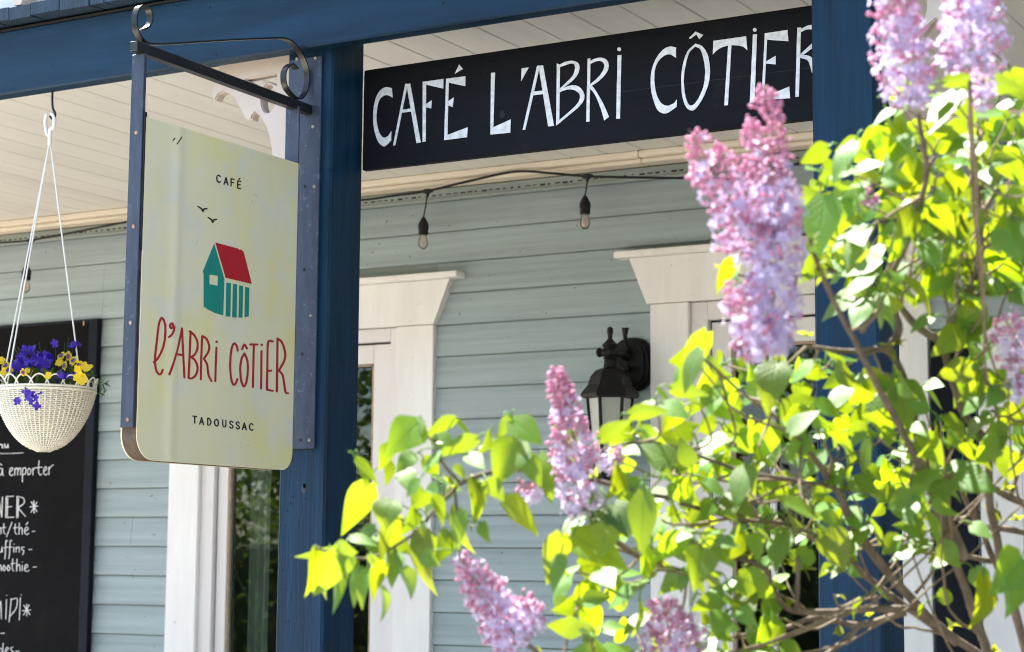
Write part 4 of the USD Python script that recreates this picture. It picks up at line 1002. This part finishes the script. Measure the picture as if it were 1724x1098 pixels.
def limb(P, r0, r1, n=7, name='branch', wob=0.004):
    c = spline([at(*p) for p in P], n)
    c = c + wob * np.stack([meshkit.fbm(c * 14 + q * 31.7, 3) - 0.5 for q in range(3)], 1) * 2
    R = 0.88 * np.linspace(r0, r1, len(c)) * (1 + 0.22 * (meshkit.noise(c * 55) - 0.5))
    part(lil, name, tube(c, R, 8), 'bark', smooth=True)
    BR.append(c)
    return c


BR = []
limb([(1960, 3300, 2.95), (1850, 1900, 2.85), (1760, 1300, 2.75), (1668, 1110, 2.62), (1600, 920, 2.5), (1550, 790, 2.4), (1500, 690, 2.32), (1450, 595, 2.25), (1405, 510, 2.18), (1372, 430, 2.12)], 0.0092, 0.0030, name='trunk')
limb([(1990, 3350, 3.0), (1880, 1900, 2.95), (1800, 1320, 2.85), (1710, 1150, 2.72), (1640, 1095, 2.66), (1532, 1026, 2.6), (1412, 936, 2.55), (1340, 885, 2.5), (1249, 874, 2.46), (1144, 849, 2.42)], 0.0092, 0.0027, name='trunk')
limb([(1625, 940, 2.52), (1560, 800, 2.5), (1520, 640, 2.48), (1490, 588, 2.46), (1432, 591, 2.44), (1359, 584, 2.42)], 0.0085, 0.003)
limb([(1492, 590, 2.46), (1514, 555, 2.47), (1500, 515, 2.48), (1461, 475, 2.47), (1395, 453, 2.44)], 0.0065, 0.003)
limb([(1452, 560, 2.35), (1478, 500, 2.38), (1495, 455, 2.4)], 0.0045, 0.003)
limb([(1610, 1078, 2.645), (1546, 1022, 2.6), (1448, 903, 2.52), (1405, 820, 2.46), (1375, 775, 2.42), (1340, 729, 2.38)], 0.009, 0.0035)
limb([(2010, 3300, 2.9), (1900, 1800, 2.8), (1740, 1150, 2.68), (1690, 960, 2.62), (1666, 845, 2.58), (1660, 747, 2.55), (1621, 693, 2.5), (1592, 577, 2.45), (1630, 500, 2.4), (1650, 400, 2.33), (1640, 260, 2.22), (1633, 140, 2.12)], 0.0085, 0.0028, name='trunk')
limb([(1661, 740, 2.55), (1690, 705, 2.5), (1720, 671, 2.46), (1760, 630, 2.4)], 0.0065, 0.004)
limb([(1592, 577, 2.45), (1540, 545, 2.45), (1500, 480, 2.42), (1530, 400, 2.35), (1560, 300, 2.25), (1548, 195, 2.15)], 0.0065, 0.0035)
limb([(1780, 915, 2.7), (1720, 896, 2.66), (1648, 885, 2.63), (1590, 865, 2.6), (1539, 852, 2.58)], 0.006, 0.003)
limb([(1700, 950, 2.66), (1640, 940, 2.64), (1560, 930, 2.62), (1480, 905, 2.6)], 0.005, 0.0026)
limb([(1760, 860, 2.64), (1699, 838, 2.62), (1645, 806, 2.6), (1597, 776, 2.58), (1554, 751, 2.56)], 0.0075, 0.003)
limb([(1525, 1025, 2.58), (1480, 1026, 2.56), (1420, 1030, 2.55), (1336, 1026, 2.5), (1300, 990, 2.46), (1285, 958, 2.44), (1213, 932, 2.4), (1137, 899, 2.36)], 0.0062, 0.0034)
limb([(1525, 1030, 2.6), (1448, 1052, 2.6), (1376, 1041, 2.58), (1321, 1058, 2.56), (1240, 1070, 2.52)], 0.006, 0.0026)
limb([(1448, 1052, 2.6), (1420, 1080, 2.58), (1380, 1112, 2.56), (1330, 1160, 2.55)], 0.005, 0.0042)
limb([(1343, 940, 2.46), (1344, 990, 2.48), (1343, 1030, 2.5)], 0.003, 0.0045)
limb([(1560, 850, 2.54), (1600, 800, 2.6), (1630, 850, 2.62), (1700, 1000, 2.66)], 0.003, 0.005)
limb([(1250, 874, 2.46), (1180, 850, 2.43), (1080, 830, 2.4), (1000, 808, 2.4), (930, 800, 2.38), (860, 792, 2.36), (790, 805, 2.34), (740, 850, 2.33), (690, 905, 2.33), (620, 940, 2.33), (565, 930, 2.33), (535, 924, 2.33)], 0.0042, 0.0018)
limb([(775, 812, 2.34), (745, 780, 2.33), (730, 745, 2.33), (690, 715, 2.32)], 0.0026, 0.0014)
limb([(765, 820, 2.34), (770, 870, 2.32), (772, 940, 2.29)], 0.0026, 0.002)
limb([(1144, 960, 2.45), (1080, 940, 2.42), (1020, 900, 2.38), (985, 855, 2.34)], 0.0042, 0.003)
limb([(1213, 932, 2.4), (1180, 945, 2.42), (1144, 960, 2.45)], 0.0045, 0.004)
limb([(1321, 1058, 2.56), (1200, 1130, 2.5), (1040, 1150, 2.42), (940, 1130, 2.36), (885, 1085, 2.32)], 0.006, 0.003)
limb([(1100, 1150, 2.45), (1145, 1130, 2.38), (1140, 1100, 2.33)], 0.004, 0.003)
limb([(1760, 900, 2.6), (1760, 760, 2.45), (1745, 640, 2.35)], 0.005, 0.0035)
limb([(1395, 453, 2.44), (1300, 470, 2.4), (1230, 460, 2.35)], 0.0025, 0.0016)
limb([(1340, 729, 2.38), (1250, 660, 2.36), (1180, 600, 2.34)], 0.003, 0.0018)
limb([(1405, 820, 2.46), (1250, 790, 2.42), (1100, 745, 2.4), (1000, 760, 2.38)], 0.0035, 0.0018)
# short dead spurs
for P in ([(1448, 1010, 2.55), (1415, 1022, 2.54), (1405, 1000, 2.54)], [(1500, 1000, 2.58), (1470, 1008, 2.57), (1440, 1018, 2.55)], [(1655, 745, 2.56), (1625, 730, 2.54), (1610, 712, 2.53)], [(1645, 880, 2.63), (1642, 858, 2.62), (1645, 850, 2.62)], [(1540, 1000, 2.6), (1570, 960, 2.6), (1600, 900, 2.62)], [(1700, 838, 2.62), (1715, 790, 2.6), (1722, 730, 2.58)]):
    limb(P, 0.0035, 0.002)
ALLB = np.vstack(BR)
ALLB = ALLB[ALLB[:, 2] > 1.2]

LEAVES = []                         # (size, mesh, material)
CAMD = lambda p: (CAM - p) / np.linalg.norm(CAM - p)


def normal_for(b, t, target, facing=0.4):
    """A blade normal at right angles to the midrib, on the camera's side, whose cosine to the sun is nearest the target."""
    ax = (t - b) / np.linalg.norm(t - b); e1 = np.cross(ax, [0.2, 0.1, 1.0]); e1 /= np.linalg.norm(e1); e2 = np.cross(ax, e1); c = CAMD(b)
    best = None
    for th in np.linspace(0, 2 * math.pi, 48, endpoint=False):
        n = math.cos(th) * e1 + math.sin(th) * e2
        f = np.dot(n, c)
        if f < facing * math.sqrt(max(0.05, 1 - np.dot(ax, c) ** 2)):
            continue
        s = (np.dot(n, SUN) - target) ** 2 if target < 0.5 else -np.dot(n, (SUN + c) / np.linalg.norm(SUN + c)) + rng.uniform(0, 0.02)
        if best is None or s < best[0]:
            best = (s, n)
    return best[1] if best else c


def pix(p):
    d = np.asarray(p) - CAM; z = d @ FW
    return 862 + FPX * (d @ RT) / z, 549 - FPX * (d @ UP) / z


KEEP = [Polygon([(925, 600), (1020, 700), (1025, 830), (925, 830)]), Polygon([(1140, 200), (1180, 200), (1270, 250), (1270, 130), (1310, 130), (1335, 260), (1350, 400), (1335, 570), (1245, 580), (1200, 380)]), Polygon([(760, 925), (830, 950), (915, 1098), (800, 1098)]), Polygon([(1090, 1000), (1140, 1000), (1190, 1098), (1080, 1098)]), Polygon([(1465, -20), (1690, -20), (1680, 130), (1640, 140), (1500, 150)]),
        Polygon([(985, 640), (1100, 560), (1100, 650), (1040, 700), (1000, 700)]), Polygon([(1665, 520), (1724, 520), (1724, 640), (1690, 640)])]


def leaf(b, t, w, target, facing=0.4, mat='lilac_leaf', droop=None, fold=None, petiole=None):
    n = normal_for(b, t, target, facing)
    up = n if n[2] > -0.15 or rng.random() < 0.3 else -n          # leaves arch with their upper side to the sky
    m = blade(b, t, w, up, (rng.uniform(0.15, 0.5) if target < 0.5 else rng.uniform(0.02, 0.22)), (rng.uniform(0.1, 0.5) if target < 0.5 else rng.uniform(0.02, 0.25)), 1.0, 8, rng.uniform(-0.06, 0.10))
    if petiole is not None:
        st = m.metadata['st']
        pt = tube(spline([petiole, (petiole + b) / 2 + [0, 0, 0.004], b + (t - b) * 0.03], 3), 0.0011, 4, False)
        m = cat([m, pt]); m.metadata['st'] = np.vstack([st, np.zeros((len(pt.vertices), 2))])
    LEAVES.append((np.linalg.norm(t - b) * w, m, mat))


Z6 = lambda a, b: (480 + a / 2.758, 700 + b / 2.758)
T_ = {'y': -0.62, 'w': 0.75, 'd': 0.04, 'g': -0.22}
manual = [(140, 618, 104, 848, 92, 'y'), (240, 618, 34, 662, 44, 'y'), (225, 640, 170, 860, 90, 'd'), (470, 130, 440, 260, 70, 'y'), (555, 250, 580, 360, 80, 'w'), (600, 430, 540, 560, 90, 'y'), (700, 560, 690, 700, 80, 'y'), (420, 560, 430, 690, 80, 'w'), (640, 200, 720, 280, 70, 'y'), (850, 180, 930, 250, 70, 'w'), (950, 80, 900, 180, 70, 'y'), (520, 640, 490, 800, 80, 'd'), (620, 300, 560, 380, 60, 'd'), (780, 250, 850, 300, 60, 'y'), (680, 380, 740, 520, 90, 'g'), (395, 650, 440, 760, 60, 'y'), (300, 640, 270, 760, 60, 'y'), (235, 640, 130, 845, 120, 'y'), (215, 615, 240, 920, 105, 'g'), (390, 315, 262, 555, 115, 'y'), (500, 395, 455, 535, 135, 'd'), (620, 35, 468, 185, 150, 'd'), (640, 20, 560, 150, 120, 'w'), (790, 15, 648, 95, 60, 'y'), (790, 25, 872, 100, 60, 'w'),
          (700, 90, 790, 175, 80, 'w'), (1090, 120, 972, 325, 160, 'd'), (1010, 400, 1185, 558, 155, 'd'), (1280, 45, 1335, 238, 135, 'y'), (1175, 180, 1240, 408, 105, 'd'), (1120, 185, 1190, 335, 85, 'w'), (655, 535, 682, 855, 140, 'g'), (545, 705, 592, 855, 95, 'd'),
          (870, 295, 885, 515, 115, 'g'), (795, 420, 870, 655, 80, 'd'), (345, 705, 318, 895, 75, 'w'), (388, 715, 350, 905, 70, 'd'), (470, 690, 398, 872, 105, 'y'), (450, 795, 455, 955, 55, 'g'), (915, 495, 948, 595, 55, 'd'), (645, 345, 590, 445, 95, 'y'), (575, 465, 655, 520, 70, 'w'),
          (240, 610, 335, 640, 90, 'y'), (300, 565, 435, 605, 55, 'w'), (330, 205, 445, 330, 80, 'w'), (340, 200, 380, 330, 80, 'y'), (475, 200, 470, 330, 85, 'y'), (600, 180, 512, 265, 75, 'd'), (725, 175, 630, 265, 70, 'w'), (890, 110, 695, 190, 75, 'y'), (995, 130, 895, 150, 65, 'w'),
          (1055, 20, 1195, 135, 130, 'w'), (1045, 8, 982, 115, 55, 'y'), (760, 540, 700, 690, 100, 'g'), (720, 330, 640, 470, 110, 'd'), (800, 300, 720, 410, 90, 'w'), (560, 570, 470, 640, 60, 'y'), (690, 290, 780, 320, 70, 'w'), (935, 300, 1020, 400, 80, 'y'), (740, 440, 760, 480, 40, 'y'),
          (420, 520, 330, 590, 60, 'd'), (520, 470, 440, 690, 90, 'y'), (830, 440, 800, 630, 70, 'g'), (640, 640, 720, 700, 70, 'g'), (505, 590, 600, 650, 60, 'g')]
for a, b, c, d, w, k in manual:
    d0 = 2.33 + rng.uniform(-0.05, 0.06); B = at(*Z6(a, b), d0); T = at(*Z6(c, d), d0 + rng.uniform(-0.03, 0.03))
    j = np.argmin(np.linalg.norm(ALLB - B, axis=1)); pet = ALLB[j] if np.linalg.norm(ALLB[j] - B) < 0.06 else B + (B - T) * 0.3
    leaf(B, T, w / 2.758 / FPX * d0 * 1.35, T_[k] + rng.uniform(-0.1, 0.1), 0.55 if k != 'w' else 0.3, petiole=pet)
# a few traced leaves at the crown's outline
for a, b, c, d, w, k in [(1240, 440, 1200, 500, 40, 'y'), (1240, 445, 1215, 480, 40, 'w'), (1190, 560, 1140, 650, 40, 'y'), (1180, 590, 1150, 665, 55, 'w'), (1130, 655, 1195, 665, 30, 'y'), (1395, 250, 1345, 275, 36, 'y'), (1440, 240, 1400, 310, 50, 'w'), (1440, 285, 1488, 275, 36, 'w'), (1330, 330, 1400, 335, 34, 'y'), (1390, 330, 1375, 440, 70, 'w'),
                         (1500, 160, 1575, 145, 34, 'y'), (1610, 155, 1560, 230, 60, 'w'), (1590, 140, 1660, 125, 26, 'y'), (1500, 205, 1540, 300, 60, 'g'), (1485, 220, 1500, 280, 40, 'y'), (1660, 140, 1724, 150, 36, 'y'), (1700, 120, 1724, 170, 50, 'w'), (1640, 230, 1590, 260, 44, 'w'), (1655, 970, 1640, 1060, 75, 'y'), (1690, 950, 1700, 1040, 90, 'd'), (1720, 940, 1670, 1000, 80, 'g'),
                         (945, 900, 920, 985, 46, 'y'), (960, 900, 1060, 960, 70, 'w'), (1000, 870, 1080, 900, 55, 'w'), (1020, 885, 1010, 940, 50, 'd'), (945, 935, 930, 1000, 30, 'w'), (1085, 830, 1080, 940, 55, 'w'), (1060, 700, 1130, 690, 30, 'y'), (1010, 740, 1065, 705, 30, 'y'), (1290, 520, 1310, 560, 40, 'g'), (1310, 610, 1290, 700, 60, 'd'), (1330, 730, 1380, 690, 50, 'w')]:
    d0 = 2.3 + rng.uniform(-0.05, 0.05); B = at(a, b, d0); T = at(c, d, d0 + rng.uniform(-0.04, 0.02))
    j = np.argmin(np.linalg.norm(ALLB - B, axis=1)); pet = ALLB[j] if np.linalg.norm(ALLB[j] - B) < 0.08 else B + (B - T) * 0.3
    leaf(B, T, w / FPX * d0 * 1.12, T_[k], 0.5 if k != 'w' else 0.25, petiole=pet)

# leafy shoots: each a thin twig from the nearest branch with opposite pairs of leaves
ZONES = [(Polygon([(1345, 300), (1440, 260), (1500, 190), (1570, 160), (1660, 160), (1760, 140), (1760, 520), (1650, 520), (1560, 470), (1480, 540), (1400, 470), (1345, 420)]), 50, 42, (2.2, 2.6), 1.0),
         (Polygon([(1060, 725), (1130, 645), (1185, 585), (1250, 620), (1400, 610), (1500, 600), (1620, 690), (1610, 850), (1450, 890), (1300, 870), (1150, 870), (1010, 850)]), 44, 46, (2.28, 2.62), 1.0),
         (Polygon([(935, 940), (1000, 890), (1120, 880), (1250, 890), (1320, 960), (1290, 1120), (1010, 1120)]), 24, 44, (2.3, 2.58), 1.0),
         (Polygon([(1600, 560), (1760, 600), (1760, 830), (1690, 760)]), 12, 42, (2.35, 2.55), 0.9),
         (Polygon([(1480, 640), (1640, 640), (1640, 800), (1480, 800)]), 4, 60, (2.5, 2.7), 0.6),
         (Polygon([(1240, 860), (1520, 840), (1560, 960), (1300, 960)]), 6, 60, (2.5, 2.7), 0.65)]
ALLS = np.array([q for q in ALLB if pix(q)[0] > 930])
tw = []
for pg_, cnt, dist, (d0, d1), sc in ZONES:
    pts = []; x0, y0, x1, y1 = pg_.bounds; tries = 0
    while len(pts) < cnt and tries < 4000:
        tries += 1; p = (rng.uniform(x0, x1), rng.uniform(y0, y1))
        if pg_.contains(Point(p)) and all(math.hypot(p[0] - q[0], p[1] - q[1]) > dist for q in pts):
            pts.append(p)
    for p in pts:
        tip = at(p[0], p[1], rng.uniform(d0, d1)); j = np.argmin(np.linalg.norm(ALLS - tip, axis=1)); root = ALLS[j]
        if np.linalg.norm(tip - root) < 0.05:
            root = ALLS[max(0, j - 12)]
        ln_ = np.linalg.norm(tip - root); mid = (root + tip) / 2 + np.array([rng.gauss(0, .015), rng.gauss(0, .015), -0.012 - 0.12 * max(0, ln_ - 0.1)]); c = spline([root, mid, tip], 6)
        c = c + 0.010 * np.stack([meshkit.fbm(c * 18 + q * 13.3, 3) - 0.5 for q in range(3)], 1) * 2 * np.sin(np.linspace(0, math.pi, len(c)))[:, None]
        tw.append(tube(c, np.linspace(0.0022, 0.0012, len(c)), 5))
        gd = c[-1] - c[-4]; gd /= np.linalg.norm(gd); gd = gd * 0.5 + np.array([0, 0, 0.5]); gd /= np.linalg.norm(gd); ph = rng.uniform(0, 6.28)
        s1 = np.cross(gd, [0.4, 0.3, 0.8]); s1 /= np.linalg.norm(s1); s2 = np.cross(gd, s1)
        for k, node in enumerate((len(c) - 1, len(c) - 1, len(c) - 4)):
            for sgn in (-1, 1):
                if k == 2 and rng.random() < 0.35:
                    continue
                a = ph + k * math.pi / 2; d = sgn * (math.cos(a) * s1 + math.sin(a) * s2) + gd * (0.7 if k == 0 else 0.1); d /= np.linalg.norm(d)
                size = sc * rng.uniform(0.036, 0.060) * (0.72 if k == 0 else 1.0)
                b = c[node] + d * rng.uniform(0.010, 0.020); dd = d + np.array([0, 0, -rng.uniform(0.35, 1.3)]); dd /= np.linalg.norm(dd)
                tg = rng.choice((0.8, 0.8, 0.8, 0.8, -0.65, -0.62, -0.6, -0.55, -0.3, 0.04))
                if any(k_.contains(Point(pix(b + dd * size * 0.6))) or k_.contains(Point(pix(b + dd * size))) for k_ in KEEP):
                    continue
                leaf(b, b + dd * size, size * rng.uniform(0.66, 0.86), tg, rng.uniform(0.15, 0.5), petiole=c[node])
for m in tw:
    part(lil, 'shoot', m, 'twig', smooth=True)
# small opening leaves and spent buds on the inner wood
yl_ = []
for k in range(75):
    q = ALLB[rng.randrange(len(ALLB))] + np.array([rng.gauss(0, .006), rng.gauss(0, .006), rng.gauss(0.004, .006)])
    for j in range(rng.randrange(3, 6)):
        d = np.array([rng.gauss(0, 1), rng.gauss(0, 1), rng.gauss(0.4, .8)]); d /= np.linalg.norm(d)
        yl_.append(blade(q, q + d * rng.uniform(0.010, 0.022), rng.uniform(0.006, 0.012), np.array([rng.gauss(0, .5), rng.gauss(0, .5), 1.0]), n=4, fold=0.5))
part(lil, 'young_leaves', cat(yl_), 'young_leaf', smooth=True, kind='stuff')
LEAVES.sort(key=lambda q: -q[0])
for s, m, mt in LEAVES[:300]:
    part(lil, 'leaf', m, mt, smooth=True)
if len(LEAVES) > 300:
    part(lil, 'small_leaves', cat([m for _, m, _ in LEAVES[300:]]), 'lilac_leaf', smooth=True, kind='stuff')


# flower heads
def floret(c, n, r):
    """Four petals, cupped, on a short tube."""
    a = np.cross(n, [0.3, 0.5, 0.8]); a /= np.linalg.norm(a); b = np.cross(n, a); ph = rng.uniform(0, 6.28); V, F = [c - n * r * 0.2], []
    for j in range(4):
        t = ph + j * math.pi / 2; d = math.cos(t) * a + math.sin(t) * b; s = -math.sin(t) * a + math.cos(t) * b; o = len(V); up = rng.uniform(0.0, 0.3)
        V += [c + d * r * 0.35 - s * r * 0.26, c + d * r * 0.80 - s * r * 0.36 + n * r * up * 0.6, c + d * r * 1.12 + n * r * up, c + d * r * 0.80 + s * r * 0.36 + n * r * up * 0.6, c + d * r * 0.35 + s * r * 0.26]
        F += [(0, o, o + 4), (o, o + 1, o + 4), (o + 1, o + 3, o + 4), (o + 1, o + 2, o + 3)]
    return V, F


_bud = trimesh.creation.icosphere(subdivisions=1, radius=1.0)


def head_of_flowers(cones, buds_frac):
    """cones: (tip px, base px, half widths px at tip and base, depth, number). Florets sit on the cone's surface and inside, buds towards its tip."""
    FV, FF, BV, BF_, n0, b0 = [], [], [], [], 0, 0; axes = []
    for (tx, ty), (bx_, by), w0, w1, d, N, bf in cones:
        A, B = at(tx, ty, d), at(bx_, by, d + 0.01); ax = B - A; Ln = np.linalg.norm(ax); axn = ax / Ln; e1 = np.cross(axn, [0.3, 0.9, 0.1]); e1 /= np.linalg.norm(e1); e2 = np.cross(axn, e1)
        axes.append(tube(spline([A, (A + B) / 2, B], 3), [0.0009] * 3 + [0.0013] * 4, 5))
        lump = [(rng.uniform(0, 1), rng.uniform(0, 6.28)) for _ in range(9)]
        for i in range(int(N * 1.2)):
            u = rng.random() ** 0.72; th = rng.uniform(0, 6.28)
            lw = 1 + 0.22 * sum(math.exp(-((u - q) / 0.09) ** 2) * max(0, math.cos(th - p)) for q, p in lump) - 0.12
            R = (w0 + (w1 - w0) * min(1, 1.25 * u) ** 0.8) * (1 - 0.35 * max(0, u - 0.8) / 0.2) / FPX * d * lw
            rad = R * rng.uniform(0.2, 1.0) ** 0.55; o = math.cos(th) * e1 + math.sin(th) * e2
            c = A + axn * Ln * u + o * rad; n = o * 1.0 - axn * 0.45 + np.array([rng.gauss(0, .25) for _ in range(3)]); n /= np.linalg.norm(n)
            if rng.random() < bf * (1.6 - 1.25 * u):
                r = rng.uniform(0.0020, 0.0030)
                q = np.cross(n, [0.4, 0.2, 0.9]); q /= np.linalg.norm(q); w = np.cross(n, q)
                v = _bud.vertices * [r, r, r * 1.35]; BV.append(c + v[:, :1] * q + v[:, 1:2] * w + v[:, 2:] * n); BF_.append(_bud.faces + b0); b0 += len(v)
                t = tube([c - n * r, c - n * (rad * 0.4 + 0.004)], [0.0011, 0.0007], 4, False); BV.append(t.vertices); BF_.append(t.faces + b0); b0 += len(t.vertices)
            else:
                v, f = floret(c, n, rng.uniform(0.0050, 0.0070)); FV += v; FF += [tuple(np.array(k) + n0) for k in f]; n0 += len(v)
    fh = part(lil, 'flower_head', trimesh.Trimesh(np.array(FV), FF, process=False), 'lilac_petal')
    if BV:
        part(fh, 'buds', trimesh.Trimesh(np.vstack(BV), np.vstack(BF_), process=False), 'lilac_bud', smooth=True, kind='stuff')
    part(fh, 'stalk', cat(axes), 'twig', smooth=True)


head_of_flowers([((1288, 142), (1305, 400), 16, 62, 2.12, 330, 0.75), ((1160, 218), (1285, 430), 18, 66, 2.13, 300, 0.6), ((1315, 300), (1297, 595), 46, 54, 2.10, 460, 0.22), ((1238, 470), (1290, 600), 26, 55, 2.08, 170, 0.45)], 0)
head_of_flowers([((1485, -110), (1535, 180), 22, 60, 2.14, 420, 0.55)], 0)
head_of_flowers([((1640, -150), (1632, 120), 28, 62, 2.12, 420, 0.4), ((1660, 110), (1650, 185), 20, 30, 2.16, 50, 0.4)], 0)
head_of_flowers([((1685, 525), (1760, 660), 24, 62, 2.32, 260, 0.4)], 0)
head_of_flowers([((931, 617), (985, 800), 12, 46, 2.33, 300, 0.8), ((950, 760), (985, 865), 40, 42, 2.34, 120, 0.3), ((870, 810), (905, 835), 14, 22, 2.36, 30, 0.5), ((1050, 755), (1020, 790), 14, 24, 2.37, 35, 0.4)], 0)
head_of_flowers([((773, 937), (878, 1085), 14, 58, 2.30, 380, 0.5), ((880, 995), (900, 1060), 16, 30, 2.30, 60, 0.6)], 0)
head_of_flowers([((1112, 1005), (1140, 1120), 20, 62, 2.30, 260, 0.6)], 0)
head_of_flowers([((1455, 330), (1470, 340), 14, 16, 2.28, 14, 1.0)], 0)

# ================================================================== trees across the road (seen reflected in the door glass)
TREES = [(-14, -17, 6.5, 'rounded leafy tree across the road, leftmost'), (-9.5, -19, 7.5, 'tallest leafy tree across the road'), (-5, -17.5, 6.0, 'leafy tree across the road facing the left door'), (-19, -18, 7.0, 'leafy tree at the far left across the road'), (4, -18, 6.5, 'leafy tree across the road behind the viewer'), (4.2, -1.6, 6.5, 'leafy tree by the porch end, right of the lilac'), (5.2, -4.6, 7.5, 'largest leafy tree at the right of the pavement'), (7.5, -8.0, 7.0, 'leafy tree at the right by the road edge')]
for tx, ty, h, lab in TREES:
    tr = thing('street_tree', lab, 'tree', (tx, ty, 0.03), group=None)
    part(tr, 'trunk', tube([(tx, ty, 0), (tx + 0.05, ty, h * 0.25), (tx - 0.05, ty + 0.05, h * 0.55), (tx, ty, h * 0.9)], [0.2, 0.15, 0.10, 0.03], 9), 'bark', smooth=True)
    n = 5200; C = []
    lobes = [(np.array([tx + rng.gauss(0, h * .16), ty + rng.gauss(0, h * .16), h * rng.uniform(0.35, 0.9)]), h * rng.uniform(0.12, 0.22)) for _ in range(16)]
    V, F = [], []
    for i in range(n):
        c, r = lobes[i % 16]; d = nrng.normal(size=3); d /= np.linalg.norm(d); p = c + d * r * nrng.uniform(0.6, 1.05); a = nrng.normal(size=3); a /= np.linalg.norm(a); b = np.cross(a, d); b /= np.linalg.norm(b) + 1e-9; s = nrng.uniform(0.06, 0.13); o = len(V)
        V += [p - a * s, p + b * s * 0.5, p + a * s, p - b * s * 0.5]; F += [(o, o + 1, o + 2), (o, o + 2, o + 3)]
    part(tr, 'crown', trimesh.Trimesh(np.array(V), F, process=False), 'tree_leaf')

hv, hf = [], []
for i in range(26000):
    p = np.array([nrng.uniform(-30, 12), -13.6 - nrng.uniform(0, 0.9), nrng.uniform(0.05, 2.3)]); p[2] *= 0.85 + 0.3 * meshkit.noise(np.array([p[0] * 0.7, 0.5, 0.2]))
    a = nrng.normal(size=3); a /= np.linalg.norm(a); b = np.cross(a, nrng.normal(size=3)); b /= np.linalg.norm(b); q = nrng.uniform(0.045, 0.09); o = len(hv)
    hv += [p - a * q, p + b * q * 0.6, p + a * q, p - b * q * 0.6]; hf += [(o, o + 1, o + 2), (o, o + 2, o + 3)]
hd = thing('hedge', 'long dense green hedge along the far side of the road', 'hedge', (-9, -14, 0))
part(hd, 'foliage', trimesh.Trimesh(np.array(hv), hf, process=False), 'tree_leaf', kind='stuff')
part(hd, 'branches', bx(-30, 12, -14.3, -13.8, 0.0, 1.7, 0.1), 'dark_foliage')

# the rest of the bush, to the right of the picture
lv = []
for k in range(900):
    p = np.array([rng.uniform(0.55, 2.2), rng.uniform(-2.3, -0.7), rng.uniform(0.6, 2.7)])
    px_ = pix(p)
    if px_[0] < 1850 or ((p[0] - 1.4) / 0.95) ** 2 + ((p[1] + 1.5) / 0.9) ** 2 + ((p[2] - 1.6) / 1.15) ** 2 > 1:
        continue
    d = np.array([rng.gauss(0, 1), rng.gauss(0, 1), rng.gauss(-0.4, .6)]); d /= np.linalg.norm(d)
    lv.append(blade(p, p + d * 0.07, 0.055, np.array([rng.gauss(0, .5), rng.gauss(0, .5), 1.0]), n=5))
part(lil, 'outer_foliage', cat(lv), 'lilac_leaf', smooth=True, kind='stuff')
